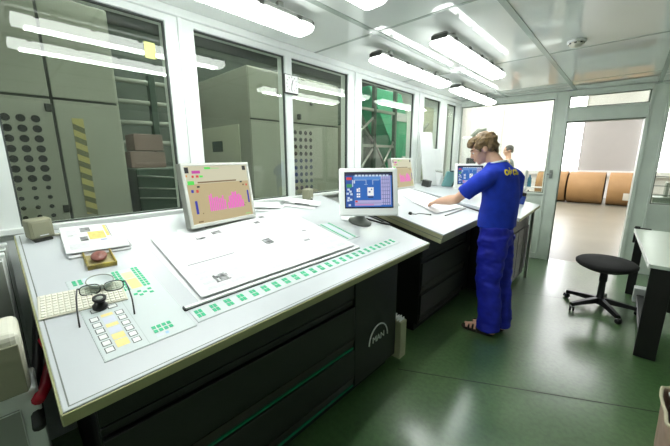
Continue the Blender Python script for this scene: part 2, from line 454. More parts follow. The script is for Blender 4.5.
# the remaining walls of the control room
struct(MB().box(XR, XR+0.1, YB, fy(XR)+0.05, 0, CZ, 'wall').build('wall_right'))
struct(MB().box(XG-0.1, XR+0.1, YB-0.1, YB, 0, CZ, 'wall').build('wall_back'))
struct(MB().box(XG-0.1, XG, YB, -0.36, 0, CZ, 'wall').build('wall_left_end'))
# narrow return partition beside the near end of the desk
mb = MB()
for k, x in enumerate((-2.12, -2.0, -1.9, -1.78)):
    mb.box(x-0.03, x+0.02, -0.09 - 0.012*k, -0.012-0.006*k, 0, 1.16, 'frame_white' if k % 2 == 0 else 'slatgrey', 0.004)
mb.box(-2.18, -1.5, -0.16, -0.1, 0, 1.16, 'seam')
struct(mb.build('trim_1'), 'grey and white posts of the return partition')
mb = MB(); mb.box(-1.42, -1.27, -0.26, -0.010, 0, 0.852, 'frame_white', 0.008); mb.box(-1.275, -1.262, -0.2, -0.055, 0.0, 0.80, 'slatgrey', 0.003)
mb.cyl((-1.262, -0.075, 0.6), (-1.24, -0.075, 0.6), 0.012, 'lamp_clip')
struct(mb.build('trim_2'), 'white metal post at the near end of the desk')

# storeroom beyond the far wall
struct(MB().prism([(-7, 5.2), (XG-0.2, fy(XG-0.2)+0.05), (XR, fy(XR)+0.05), (6, 6.6), (6, 16), (-7, 16)], -0.1, -0.002, 'store_floor').build('floor.001'), 'pale worn floor of the storeroom')
mb = MB(); mb.box(-7, 6, 15.9, 16.1, 0, 4.6, 'store_wall')
mb.box(-1.47, 0.2, 15.8, 15.9, 1.05, 3.4, 'store_panel', 0.01); mb.box(-1.9, -1.49, 15.75, 15.9, 0, 4.6, 'store_wall'); mb.box(0.22, 0.6, 15.75, 15.9, 0, 4.6, 'store_wall')
mb.box(-7, 6, 15.72, 15.9, 0.85, 1.04, 'store_wall')
struct(mb.build('wall_storeroom_back'))
for i, (x0, x1) in enumerate(((-2.5, -1.5), (0.23, 1.2))):
    struct(MB().box(x0, x1, 15.70, 15.74, 1.06, 4.3, 'day_window').build('window_%d' % (20+i)), 'bright daylight window of the storeroom beside the grey panel')
struct(MB().box(-7.1, -7, 11.1, 16, 0, 4.6, 'store_wall').build('wall_storeroom_left'))
struct(MB().prism([(-2.3, 5.47), (-2.22, 5.47), (-4.5, 11.1), (-7, 11.2), (-7, 11.1), (-4.58, 11.0)], 0, 4.6, 'store_wall').build('wall_storeroom_divider'))
struct(MB().box(6, 6.1, 6.2, 16, 0, 4.6, 'store_wall').build('wall_storeroom_right'))
struct(MB().box(-7.1, 6.1, 5.3, 16.1, 4.6, 4.7, 'store_wall').build('ceiling.001'))
mb = MB(); mb.box(-4.65, -4.4, 12.0, 12.3, 0, 4.6, 'store_wall', 0.01); mb.box(-7, -4.65, 12.1, 12.2, 0, 4.6, 'store_wall'); mb.box(-3.1, -2.95, 10.5, 10.7, 0, 4.6, 'store_wall', 0.01)
struct(mb.build('wall_storeroom_partition'))
struct(MB().box(XG-0.1, XR+2, 5.25, 5.3, CZ, 4.7, 'store_wall').build('wall_storeroom_front'))
for i, (x, y) in enumerate(((-1.9, 7.2), (-0.2, 9.6), (2.8, 8.0), (-4.4, 13.5), (-0.5, 12.5), (2.8, 12.5), (-3.2, 9.6))):
    sk = MB().box(x-1.1, x+1.1, y-1.1, y+1.1, 4.57, 4.6, 'roof_glow_bright' if x < -1.5 else 'roof_glow').build('window_%d' % (10+i)); struct(sk, 'roof glow panel added to light the storeroom')  # unseen glowing panels added overhead to brighten the storeroom, stronger on the left

# press hall behind the glass
struct(MB().prism([(-8, -3), (XG-0.085, -3), (XG-0.085, 5.46), (-4.59, 11), (-8, 11)], -0.1, 0, 'hall_floor').build('floor.002'), 'dark press hall floor')
struct(MB().box(-8.1, -8, -3, 11, 0, 4.2, 'hall_wall').build('wall_hall_left'))
struct(MB().box(-8.1, XG-0.08, -3.1, -3, 0, 4.2, 'hall_wall').build('wall_hall_near'))
mb = MB(); mb.box(-8.1, -4.6, 11, 11.1, 0, 4.2, 'wall'); struct(mb.build('wall_hall_far'))
struct(MB().prism([(-8, -3), (XG-0.085, -3), (XG-0.085, 5.46), (-4.59, 11), (-8, 11)], 4.2, 4.3, 'hall_wall').build('ceiling.002'))
struct(MB().box(XG-0.1, XG-0.08, -3, 5.5, CZ, 4.2, 'hall_wall').build('wall_hall_right'))

# ------------------------------------------------------------------ press hall machines
def plate_holes(mb, x, cols, rows, m):
    for (z, r) in rows:
        for y in cols:
            mb.cyl((x-0.004, y, z), (x+0.003, y, z), r, m, seg=14, smooth=False)
# big cabinet behind the first pane
t = thing('press_unit', 'olive grey press cabinet behind the first window pane, with a hazard stripe', 'machine', T(-4.2, -0.3, 0))
MB().box(-0.6, 0.6, -1.7, 1.19, 0.0, 2.85, 'unit', 0.015).build('body', t)
g = MB()
for (y0, y1, z0, z1) in ((-1.68, 0.70, 2.06, 2.84), (-1.68, 0.70, 0.05, 2.04), (0.72, 1.17, 2.06, 2.84), (0.72, 1.17, 0.05, 2.04)):
    g.box(0.595, 0.612, y0, y1, z0, z1, 'unit', 0.005)
g.box(0.596, 0.606, 0.7, 0.72, 0.05, 2.84, 'seam'); g.box(0.596, 0.606, -1.68, 1.17, 2.04, 2.06, 'seam')
g.build('door', t)
g = MB(); g.box(0.61, 0.618, -0.2, 0.655, 1.02, 1.94, 'unit')
plate_holes(g, 0.617, [0.59-0.087*k for k in range(8)], [(1.875-0.0795*k, 0.029) for k in range(7)] + [(1.875-0.0795*k, 0.017) for k in range(7, 11)], 'hole')
g.build('vent_panel', t)
g = MB(); g.box(0.611, 0.618, 0.82, 0.90, 1.06, 1.90, 'yellow')
for k in range(8): g.faces([(0.6195, 0.82, 1.08+k*0.104), (0.6195, 0.90, 1.04+k*0.104+0.0), (0.6195, 0.90, 1.09+k*0.104), (0.6195, 0.82, 1.13+k*0.104)], [(0,1,2,3)], 'blackp')
g.build('hazard_stripe', t)
for zz in (1.94, 1.10): MB().box(0.612, 0.64, 0.66, 0.70, zz, zz+0.06, 'seam', 0.004).build('latch', t)
# second cabinet
t = thing('press_unit', 'pale olive press cabinet standing behind the second and third panes', 'machine', T(-4.4, 3.1, 0))
MB().box(-0.7, 0.8, -0.81, 0.85, 0.0, 2.68, 'unit', 0.012).build('body', t)
g = MB()
for (y0, y1) in ((-0.80, -0.12), (-0.10, 0.84)):
    g.box(0.795, 0.812, y0, y1, 2.06, 2.66, 'unit', 0.004); g.box(0.795, 0.812, y0, y1, 0.05, 2.04, 'unit', 0.004)
g.box(0.797, 0.806, -0.8, 0.84, 2.04, 2.06, 'seam'); g.box(0.797, 0.806, -0.12, -0.10, 0.05, 2.66, 'seam')
g.build('door', t)
g = MB(); g.box(-0.62, 0.55, -0.826, -0.806, 1.0, 2.0, 'unit_light', 0.005); g.box(-0.2, 0.1, -0.832, -0.824, 1.65, 1.80, 'unit_dark'); g.build('side_door', t)
g = MB(); g.box(0.81, 0.818, -0.16, 0.34, 1.06, 1.98, 'unit')
plate_holes(g, 0.817, [-0.08+0.1*k for k in range(4)], [(1.92-0.1*k, 0.03) for k in range(4)], 'hole'); plate_holes(g, 0.817, [-0.08+0.1*k for k in range(4)], [(1.52-0.1*k, 0.03) for k in range(5)], 'hole_blue')
g.build('vent_panel', t)
MB().box(0.81, 0.86, -0.03, 0.01, 2.1, 2.17, 'seam', 0.004).build('latch', t); MB().cyl((0.81, 0.25, 2.35), (0.85, 0.25, 2.35), 0.03, 'steel').build('knob', t)
# dark ink unit between them
t = thing('ink_unit', 'dark green low machine beside the striped cabinet behind the first pane', 'machine', T(-4.1, 1.45, 0))
MB().box(-0.5, 0.55, -0.5, 0.55, 0.0, 1.46, 'unit_dark', 0.02).build('body', t)
for z in (1.12, 1.22, 1.34): MB().tube([(0.56, -0.5, z+0.05), (0.57, 0.0, z), (0.56, 0.55, z-0.03)], 0.008, 'steel').build('pipe', t)
t2 = thing('roller_frame', 'steel roller frame rising above the dark ink machine', 'machine', T(-4.7, 1.5, 0))
for y in (-0.4, 0.05, 0.45): MB().box(-0.05, 0.05, y-0.04, y+0.04, 0.0, 2.6, 'unit_dark', 0.01).build('post', t2)
for z in (1.75, 2.0, 2.25, 2.5): MB().cyl((0.0, -0.5, z), (0.0, 0.6, z+0.02), 0.03, 'slatgrey', seg=12).build('roller', t2)
for k, (y, z, w) in enumerate(((1.15, 1.46, 0.34), (1.17, 1.64, 0.28))):
    tag(MB().box(-0.15, 0.15, -w/2, w/2, 0, 0.17, 'pinkbox', 0.006).build('carton', X=T(-3.95, y, z)), ['larger pinkish carton on the dark green machine', 'smaller pinkish carton on top of another carton'][k], 'box')
# lattice frame and green guard behind the fourth pane
t = thing('lattice_frame', 'grey steel lattice frame in front of the green guard, fourth pane', 'machine', T(-3.6, 4.95, 0))
for y in (-0.75, 0.0, 0.7): MB().box(-0.035, 0.035, y-0.035, y+0.035, 0, 2.9, 'unit_dark', 0.006).build('post', t)
for (a, b) in (((-0.75, 1.0), (0.0, 1.75)), ((0.0, 1.0), (-0.75, 1.75)), ((0.0, 1.0), (0.7, 1.9)), ((0.7, 1.0), (0.0, 1.9)), ((-0.75, 1.8), (0.0, 2.3)), ((0.0, 1.85), (-0.75, 2.4))):
    MB().tube([(0.0, a[0], a[1]), (0.0, b[0], b[1])], 0.022, 'steel').build('brace', t)
for z in (1.0, 1.78, 2.42): MB().box(-0.025, 0.025, -0.75, 0.7, z-0.025, z+0.025, 'slatgrey', 0.004).build('rail', t)
g = MB(); g.box(-0.5, -0.3, -0.55, 0.05, 1.25, 2.15, 'unit', 0.01); g.box(-0.29, -0.27, -0.45, -0.1, 1.45, 1.7, 'paper_white'); g.build('control_box', t)
t = thing('machine_guard', 'bright green sloping machine guard behind the fourth pane', 'machine', T(-4.2, 6.0, 0))
g = MB()
X = Matrix(((0,0,1,0),(1,0,0,0),(0,1,0,0),(0,0,0,1)))
g.prism([(-0.75, 2.95), (0.5, 1.4), (0.5, 0.02), (0.95, 0.02), (0.95, 2.1), (0.45, 2.95)], -0.2, 0.25, 'green_guard', X, 0.02)
g.build('body', t)
MB().box(0.255, 0.29, 0.05, 1.3, 2.36, 2.54, 'paper_white', 0.01).build('cover', t)
MB().box(0.255, 0.28, 0.55, 0.92, 1.25, 1.6, 'monitor_white', 0.01).build('plate', t)
MB().box(-0.2, 0.1, 0.97, 1.6, 0.0, 2.7, 'unit_light', 0.02).build('side_case', t)
t = thing('press_unit', 'dark green press unit behind the lattice frame, fourth pane', 'machine', T(-4.75, 5.0, 0))
MB().box(-0.4, 0.3, -0.6, 0.75, 0, 2.25, 'unit_dark', 0.02).build('body', t)
MB().box(0.3, 0.33, -0.4, 0.1, 1.1, 1.6, 'unit', 0.006).build('door', t)
MB().box(0.3, 0.33, 0.2, 0.7, 1.3, 2.0, 'slatgrey', 0.006).build('panel', t)
t = None

t = thing('folder_unit', 'pale cream folding machine behind the fifth and sixth panes', 'machine', T(-4.65, 8.9, 0))
MB().box(-0.5, 0.4, -0.6, 0.6, 0, 1.7, 'unit_light', 0.02).build('body', t)
MB().box(-0.45, 0.3, -0.5, 0.5, 1.7, 2.95, 'unit_light', 0.02).build('hood', t)
MB().box(0.40, 0.42, -0.45, 0.1, 1.15, 1.55, 'unit_dark', 0.01).build('panel', t)
MB().box(-0.4, 0.25, -0.62, -0.6, 1.3, 1.65, 'unit_dark', 0.01).build('panel', t)
MB().tube([(-0.3, -0.66, 1.2), (0.1, -0.66, 2.1), (0.4, -0.5, 2.5)], 0.04, 'slatgrey').build('pipe', t)
MB().tube([(0.35, -0.66, 1.0), (-0.1, -0.66, 1.9)], 0.03, 'steel').build('pipe', t)
# hall ceiling lamps
hx = MB(); hx.box(-0.06, 0.06, -0.7, 0.7, 0, 0.05, 'lamp_body', 0.01); h0 = thing('hall_lamp', 'fluorescent lamp high on the press hall ceiling behind the glass', 'lamp', T(-2.95, 0.9, 4.15), 'press hall lamps')
hx.build('housing', h0)
MB().box(-0.045, 0.045, -0.68, 0.68, -0.05, 0.0, 'hall_tube', 0.015).build('tube', h0)
for (x, y, z) in ((-2.95, 3.0, 4.15), (-2.95, 4.9, 4.15), (-5.2, 2.0, 4.15), (-5.2, 4.6, 4.15), (-5.4, 8.6, 4.15), (-3.9, 7.2, 4.15)): copy_thing(h0, T(x, y, z))

# ------------------------------------------------------------------ ceiling lamps of the control room
def lamp_parts(t):
    L = 0.665
    X = Matrix(((1,0,0,0),(0,0,1,0),(0,1,0,0),(0,0,0,1)))
    MB().prism([(-0.060, 0.052), (-0.064, 0.058), (-0.060, 0.075), (-0.04, 0.084), (0.04, 0.084), (0.060, 0.075), (0.064, 0.058), (0.060, 0.052)], -L, L, 'lamp_body', X, 0.004).build('housing', t)
    MB().prism([(-0.056, 0.054), (-0.080, 0.034), (-0.082, 0.026), (-0.066, 0.006), (-0.042, 0.0), (0.042, 0.0), (0.066, 0.006), (0.082, 0.026), (0.080, 0.034), (0.056, 0.054)], -L+0.012, L-0.012, 'lamp_glow', X, 0.004).build('diffuser', t)
    for s in (-1, 1): MB().cyl((s*0.022, -0.6, -0.001), (s*0.022, 0.6, -0.001), 0.012, 'lamp_tube', seg=12).build('tube', t)
    for k in range(5):
        for s in (-1, 1):
            y = -L + 0.12 + k*(2*L-0.24)/4
            MB().box(s*0.068-0.009, s*0.068+0.009, y-0.014, y+0.014, 0.040, 0.066, 'lamp_clip', 0.003).build('clip', t)
    for s in (-1, 1): MB().box(-0.06, 0.06, s*(L+0.004)-0.006, s*(L+0.004)+0.006, 0.04, 0.07, 'lamp_clip', 0.004).build('end_cap', t)
    for y in (-0.45, 0.45): MB().box(-0.015, 0.015, y-0.02, y+0.02, 0.075, 0.129, 'steel', 0.003).build('bracket', t)
l0 = thing('ceiling_lamp', 'fluorescent ceiling lamp above the pink chart monitor, first along the glass wall', 'lamp', T(-1.65, 0.85, 2.33), 'control room ceiling lamps'); lamp_parts(l0)
for (x, y, lb) in ((-1.65, 2.94, 'fluorescent ceiling lamp above the second desk, middle of the row by the glass wall'), (-1.65, 4.56, 'small looking far fluorescent lamp near the far wall'),
                   (-1.10, 0.85, 'fluorescent ceiling lamp cut by the top edge, in the row away from the glass'), (-1.10, 2.935, 'fluorescent ceiling lamp with a dark side, above and before the man'), (-1.10, -1.25, 'unseen fluorescent lamp added behind the camera to light the near end')):  # last one is an unseen extra lamp, added to brighten the near box
    copy_thing(l0, T(x, y, 2.33), lb)
t = thing('smoke_detector', 'round white smoke detector on the glossy ceiling', 'smoke detector', T(-0.44, 3.3, 2.46))
MB().lathe([(0.0, -0.002), (0.062, -0.002), (0.062, -0.018), (0.0, -0.018)], 'monitor_white').build('base', t)
g = MB(); g.lathe([(0.0, -0.018), (0.05, -0.018), (0.05, -0.032), (0.04, -0.044), (0.0, -0.047)], 'beige_light')
for k in range(8): a = k*PI/4; g.box(-0.008, 0.008, -0.003, 0.003, -0.03, -0.021, 'hole', X=RZ(k*45) @ T(0, 0.0495, 0))
g.build('sensor_head', t)

# ------------------------------------------------------------------ the first control desk
D1 = frame((-0.954, 0.025, 0.93), (-0.0304, 1, 0), 14)
L1, A1 = 2.106, 1.14
t = thing('control_desk', 'long white topped black press control desk nearest the camera', 'control desk', T(-1.13, 0.1, 0))
W = t.matrix_world.inverted()
def P1(): return W @ D1
SK = 0.028
g = MB(); g.prism([(0, 0), (L1, 0), (L1, A1), (SK, A1)], -0.042, 0.0, 'desk_top', None, 0.003)
for (x0, x1, y0, y1) in ((0.012, L1-0.012, 0.010, 0.0135), (L1-0.0155, L1-0.012, 0.0135, A1-0.02)): g.rect(x0, x1, y0, y1, 0.0006, 'desk_line')
g.faces([(0.012, 0.0135, 0.0006), (0.0155, 0.0135, 0.0006), (SK+0.0145, A1-0.02, 0.0006), (SK+0.011, A1-0.02, 0.0006)], [(0,1,2,3)], 'desk_line')
g.build('worktop', t, P1())
g = MB(); g.box(-0.004, L1+0.004, -0.006, 0.0, -0.044, -0.004, 'desk_edge', 0.002); g.prism([(-0.005, 0.0), (0.0, 0.0), (SK, A1), (SK-0.005, A1)], -0.044, -0.004, 'desk_edge'); g.box(L1, L1+0.005, 0.0, A1, -0.044, -0.004, 'desk_edge'); g.build('edge_strip', t, P1())
def cabinet(t, Y0, Y1, xf, zt, split, slope=0.249, depth=0.9, strip='green_line'):
    # black cabinet under a sloping top, front at x = xf (world); children of t in world coordinates
    Wi = t.matrix_world.inverted()
    Xp = Wi @ Matrix(((-1,0,0,0),(0,0,1,0),(0,1,0,0),(0,0,0,1)))   # prism x -> -x, y -> z, z -> y
    g = MB(); d = depth
    g.prism([(-xf, 0.09), (-xf+d, 0.09), (-xf+d, zt+slope*d), (-xf, zt)], Y0, Y1, 'cab_black', Xp, 0.004); g.build('body', t)
    g = MB(); g.box(xf-d+0.03, xf-0.05, Y0+0.03, Y1-0.03, 0.0, 0.09, 'cab_black2', X=Wi); g.build('plinth', t)
    # upper apron
    g = MB(); g.box(xf, xf+0.014, Y0+0.004, split-0.004, 0.715, zt-0.004, 'cab_black', 0.003, Wi); g.box(xf, xf+0.008, Y0+0.004, split-0.004, 0.675, 0.705, 'cab_black', 0.003, Wi); g.build('apron', t)
    for (z0, z1) in ((0.455, 0.665), (0.185, 0.372)):
        g = MB(); g.box(xf, xf+0.022, Y0+0.006, split-0.006, z0, z1, 'cab_black', 0.004, Wi)
        dr = g.build('drawer', t)
        g = MB(); X2 = Wi @ Matrix(((1,0,0,0),(0,0,1,0),(0,1,0,0),(0,0,0,1)))
        g.prism([(xf, z0-0.004), (xf+0.022, z0-0.004), (xf+0.006, z0-0.068), (xf, z0-0.068)], Y0+0.01, split-0.008, 'cab_brown', X2); g.build('finger_grip', dr)
        g = MB(); g.box(xf+0.004, xf+0.014, Y0+0.01, split-0.008, z0-0.078, z0-0.069, strip, 0.0, Wi); g.build('edge_strip', dr)
    g = MB(); g.box(xf, xf+0.016, split+0.004, Y1-0.004, 0.10, zt-0.03, 'cab_black', 0.004, Wi)
    return g.build('door', t)
zt = 0.93 - 0.045 + 0.176*0.0
cd = cabinet(t, 0.10, 1.86, -1.13, 0.922, 1.375)
# lettering on the cabinet door: an arch over three letters
g = MB()
pts = []
for k in range(25):
    a = PI*k/24; pts.append((-1.1125, 1.635 - 0.108*math.cos(a), 0.318 + 0.118*math.sin(a)))
g.tube(pts, 0.0055, 'silver', 6)
X = Matrix(((0,0,1,-1.114),(1,0,0,1.635),(0,1,0,0.338),(0,0,0,1)))
text_mesh(g, 'MAN', 0.064, 'silver', X, 0.003)
g.build('emblem', cd, W)
g = MB(); g.lathe([(0, 0), (0.012, 0), (0.012, 0.006), (0, 0.008)], 'lamp_clip', X=W @ T(-1.114, 1.43, 0.83) @ RY(90), seg=12); g.build('door_lock', cd)
# membrane key plates
g = MB(); z = 0.0
def card(g, x0, x1, y0, y1): g.box(x0, x1, y0, y1, 0.0, 0.0025, 'plate', 0.0008); 
def outline(g, x0, x1, y0, y1, zz, m, w=0.0015):
    g.rect(x0, x1, y0, y0+w, zz, m); g.rect(x0, x1, y1-w, y1, zz, m); g.rect(x0, x0+w, y0+w, y1-w, zz, m); g.rect(x1-w, x1, y0+w, y1-w, zz, m)
card(g, 0.115, 0.395, 0.11, 0.618)
outline(g, 0.117, 0.393, 0.112, 0.616, 0.003, 'plate_line')
g.rect(0.238, 0.240, 0.112, 0.42, 0.003, 'plate_line')
Z = 0.0032
def key(g, x, y, w, h, m): g.box(x-w/2, x+w/2, y-h/2, y+h/2, 0.0025, 0.0038, m)
for x in (0.138, 0.156, 0.208, 0.226):
    for y in (0.588, 0.601, 0.574): key(g, x, y, 0.012, 0.010, 'key_green')
g.rect(0.167, 0.197, 0.568, 0.606, Z, 'key_lilac')
for k in range(9):
    y = 0.60 - k*0.0185
    for x in (0.268, 0.282): key(g, x, y, 0.010, 0.013, 'key_green')
    for x in (0.340, 0.354): key(g, x, y, 0.010, 0.013, 'key_green')
g.rect(0.292, 0.330, 0.585, 0.606, Z, 'key_lilac'); g.rect(0.292, 0.330, 0.528, 0.580, Z, 'key_tan'); g.rect(0.292, 0.330, 0.445, 0.522, Z, 'key_yellow')
for (x, y) in ((0.292, 0.405), (0.308, 0.418), (0.308, 0.392), (0.325, 0.405), (0.345, 0.418), (0.345, 0.392)): key(g, x, y, 0.013, 0.011, 'key_green')
for (x, y) in ((0.275, 0.33), (0.31, 0.35), (0.32, 0.3), (0.35, 0.33)): g.rect(x, x+0.006, y, y+0.004, Z, 'key_lilac')
for i in range(4):
    for j in range(2): key(g, 0.274 + i*0.0165, 0.158 + j*0.021, 0.012, 0.015, 'key_green')
g.rect(0.268, 0.29, 0.128, 0.14, Z, 'key_lilac'); g.rect(0.296, 0.306, 0.128, 0.14, Z, 'key_blue')
for c in (0.140, 0.214):
    for k in range(6):
        y = 0.325 - k*0.034
        g.rect(c-0.0125, c+0.0125, y-0.013, y+0.013, Z, 'key_dark'); key(g, c, y, 0.020, 0.020, 'key_white')
for c, y in ((0.155, 0.372), (0.205, 0.372)):
    g.rect(c-0.0145, c+0.0145, y-0.011, y+0.011, Z, 'key_dark'); key(g, c, y, 0.024, 0.016, 'key_white')
for (y0, y1, m) in ((0.325, 0.34, 'key_yellow'), (0.285, 0.318, 'key_lilac'), (0.262, 0.28, 'key_yellow'), (0.225, 0.257, 'key_lilac'), (0.19, 0.22, 'key_yellow'), (0.15, 0.186, 'key_yellow')):
    g.rect(0.160, 0.195, y0, y1, Z, m)
g.build('key_plate', t, P1())
g = MB(); card(g, 0.405, 1.872, 0.122, 0.206); outline(g, 0.407, 1.870, 0.124, 0.204, 0.003, 'plate_line')
for k in range(24):
    x = 0.432 + k*0.061
    for i in (-1, 1):
        for j in (-1, 1): key(g, x + i*0.0075, 0.166 + j*0.0125, 0.012, 0.020, 'key_green')
g.build('key_strip', t, P1())
g = MB(); card(g, 1.525, 1.665, 0.33, 0.62); outline(g, 1.527, 1.663, 0.332, 0.618, 0.003, 'plate_line')
for k in range(15):
    y = 0.35 + k*0.0178
    key(g, 1.55, y, 0.016, 0.012, 'key_green'); key(g, 1.63, y, 0.016, 0.012, 'key_green')
g.rect(1.575, 1.605, 0.36, 0.6, Z, 'key_lilac')
g.build('key_plate', t, P1())
g = MB(); g.box(0.396, 1.506, 0.208, 0.222, 0.0, 0.014, 'monitor_white', 0.002); g.box(0.396, 1.506, 0.206, 0.209, 0.0, 0.006, 'black_plastic'); g.box(0.392, 0.397, 0.206, 0.223, 0.0, 0.015, 'black_plastic'); g.build('sheet_stop', t, P1())

# ------------------------------------------------------------------ second and third control desks
D2 = frame((-1.0, 2.335, 0.957), (-0.03, 1, 0), 14); L2 = 1.16
t = thing('control_desk', 'second black control desk where the man stands, with stepped white top', 'control desk', T(-1.2, 2.34, 0)); W = t.matrix_world.inverted()
g = MB(); A2 = 1.10; g.box(0, L2, 0, A2, -0.012, 0.0, 'desk_top', 0.003); g.build('worktop', t, W @ D2)
g = MB(); g.box(0.006, L2-0.004, 0.004, A2, -0.085, -0.012, 'desk_side', 0.004); g.box(0.0, 0.006, 0.004, A2-0.1, -0.048, -0.044, 'desk_line'); g.build('top_casing', t, W @ D2)
cd = cabinet(t, 2.36, 3.48, -1.2, 0.93, 3.36, strip='cab_brown')
g = MB(); X = W @ T(-1.182, 3.42, 0.58) @ RY(90)
g.lathe([(0.0, 0), (0.036, 0), (0.036, 0.012), (0.028, 0.014), (0.0, 0.014)], 'cab_brown', X); g.build('door_lock', cd)
D3 = frame((-0.735, 3.53, 0.95), (-0.035, 1, 0), 11); L3 = 1.2
t = thing('control_desk', 'third white topped desk behind the man, reaching to the far wall', 'control desk', T(-0.95, 3.55, 0)); W = t.matrix_world.inverted()
g = MB(); g.box(0, L3, 0, 1.37, -0.035, 0.0, 'desk_top', 0.004); g.build('worktop', t, W @ D3)
g = MB(); g.box(0.0, L3, -0.005, 0.0, -0.037, -0.003, 'desk_edge'); g.build('edge_strip', t, W @ D3)
g = MB(); Xp = W @ Matrix(((-1,0,0,0),(0,0,1,0),(0,1,0,0),(0,0,0,1)))
g.prism([(0.86, 0.06), (2.0, 0.06), (2.0, 1.13), (0.86, 0.912)], 3.56, 4.62, 'cab_black', Xp, 0.005); g.build('body', t)
g = MB()
for k in range(4): g.box(-0.86, -0.846, 3.58+k*0.262, 3.58+k*0.262+0.25, 0.12, 0.70, 'cab_black', 0.004, W)
g.build('door', t)
g = MB(); g.box(-0.83, -0.8, 4.55, 4.60, 0.0, 0.9, 'slatgrey', 0.004, W); g.build('leg', t)

# ------------------------------------------------------------------ monitors
def screen_chart(g, w, h, zf):
    # chart screen built as coloured areas; local x right, y up, z out
    def r(x0, x1, y0, y1, m, dz=0.0004): g.rect(-w/2+x0*w, -w/2+x1*w, -h/2+y0*h, -h/2+y1*h, zf+dz, m)
    r(0, 1, 0, 1, 'S_tan', 0.0); r(0, 1, 0.69, 1.0, 'S_pale'); r(0.16, 0.78, 0.70, 0.725, 'S_brown', 0.0008)
    for (x0, x1, y0, y1, m) in ((0.0, 0.06, 0.88, 0.98, 'S_black'), (0.92, 0.98, 0.90, 0.985, 'S_black'), (0.10, 0.22, 0.87, 0.92, 'S_mag'), (0.29, 0.38, 0.94, 0.975, 'S_green'), (0.38, 0.52, 0.945, 0.96, 'S_lgreen'),
        (0.01, 0.03, 0.815, 0.85, 'S_orange'), (0.09, 0.12, 0.80, 0.84, 'S_red'), (0.15, 0.19, 0.80, 0.84, 'S_red'), (0.20, 0.25, 0.80, 0.835, 'S_green'), (0.02, 0.11, 0.68, 0.745, 'S_green'), (0.14, 0.18, 0.625, 0.655, 'S_black'),
        (0.05, 0.085, 0.545, 0.595, 'S_blue'), (0.12, 0.155, 0.54, 0.59, 'S_red'), (0.84, 0.88, 0.66, 0.69, 'S_black'), (0.88, 0.91, 0.60, 0.63, 'S_brown'), (0.94, 0.965, 0.59, 0.63, 'S_red'),
        (0.075, 0.11, 0.17, 0.40, 'S_blue'), (0.945, 0.975, 0.25, 0.50, 'S_blue'), (0.16, 0.175, 0.16, 0.18, 'S_brown'), (0.86, 0.875, 0.20, 0.22, 'S_brown'), (0.89, 0.90, 0.24, 0.26, 'S_brown'), (0.08, 0.15, 0.02, 0.045, 'S_brown'), (0.86, 0.96, 0.03, 0.05, 'S_lgreen')): r(x0, x1, y0, y1, m, 0.0008)
    rnd = random.Random(3)
    for k in range(9):
        x = 0.285 + k*0.030
        hgt = 0.14 + (0.18 if k < 2 else 0.11) * rnd.uniform(0.7, 1.2) - (0.05 if k > 7 else 0)
        r(x, x+0.019, 0.185, 0.185+hgt, 'S_pink', 0.001)
    for k in range(10):
        x = 0.575 + k*0.029
        hgt = 0.31*math.sin(PI*(k+1.2)/11.4)**0.7 * rnd.uniform(0.82, 1.12)
        r(x, x+0.0205, 0.185, 0.185+hgt, 'S_pink', 0.001)
def screen_blue(g, w, h, zf):
    def r(x0, x1, y0, y1, m, dz=0.0008): g.rect(-w/2+x0*w, -w/2+x1*w, -h/2+y0*h, -h/2+y1*h, zf+dz, m)
    r(0, 1, 0, 1, 'S_ublue', 0.0); r(0, 1, 0.93, 1, 'S_navy', 0.0004); r(0.0, 0.17, 0.0, 0.93, 'S_dblue', 0.0004); r(0.76, 0.97, 0.06, 0.93, 'S_lav', 0.0004); r(0.19, 0.76, 0.04, 0.20, 'S_lav', 0.0004); r(0.17, 0.76, 0.80, 0.93, 'S_mblue', 0.0004)
    for k in range(7): r(0.77, 0.955, 0.12+k*0.115, 0.135+k*0.115, 'S_slate')
    for k in range(4): r(0.80+k*0.045, 0.81+k*0.045, 0.06, 0.93, 'S_slate')
    r(0.19, 0.76, 0.11, 0.12, 'S_slate'); r(0.2, 0.6, 0.05, 0.09, 'S_pinkish'); r(0.2, 0.25, 0.14, 0.19, 'S_red')
    for k in range(10): r(0.2+k*0.075, 0.255+k*0.075, 0.90, 0.955, 'S_pale2')
    r(0.02, 0.13, 0.80, 0.88, 'S_red'); r(0.02, 0.13, 0.58, 0.68, 'S_green2'); r(0.14, 0.16, 0.60, 0.8, 'S_pale2')
    for (x, y) in ((0.06, 0.52), (0.10, 0.46), (0.04, 0.40), (0.12, 0.38), (0.06, 0.27), (0.11, 0.22), (0.05, 0.2), (0.08, 0.06)): r(x-0.025, x+0.025, y-0.03, y+0.03, 'S_pale2')
    for (x, y) in ((0.25, 0.52), (0.29, 0.54), (0.25, 0.47), (0.29, 0.47), (0.25, 0.38), (0.29, 0.38), (0.25, 0.31), (0.29, 0.31)): r(x-0.017, x+0.017, y-0.025, y+0.025, 'S_white')
    r(0.465, 0.60, 0.33, 0.58, 'S_white'); r(0.49, 0.53, 0.42, 0.47, 'S_slate', 0.0012); r(0.54, 0.57, 0.5, 0.54, 'S_slate', 0.0012); r(0.48, 0.59, 0.27, 0.31, 'S_navy')
    for (x0, x1, y0, y1) in ((0.2, 0.44, 0.79, 0.80), (0.435, 0.445, 0.66, 0.8), (0.58, 0.72, 0.79, 0.80), (0.58, 0.59, 0.66, 0.80), (0.45, 0.47, 0.66, 0.67), (0.40, 0.44, 0.66, 0.67), (0.17, 0.2, 0.7, 0.79)): r(x0, x1, y0, y1, 'S_pale2')
EXPO = -0.2
SCR = 0.88/2**EXPO
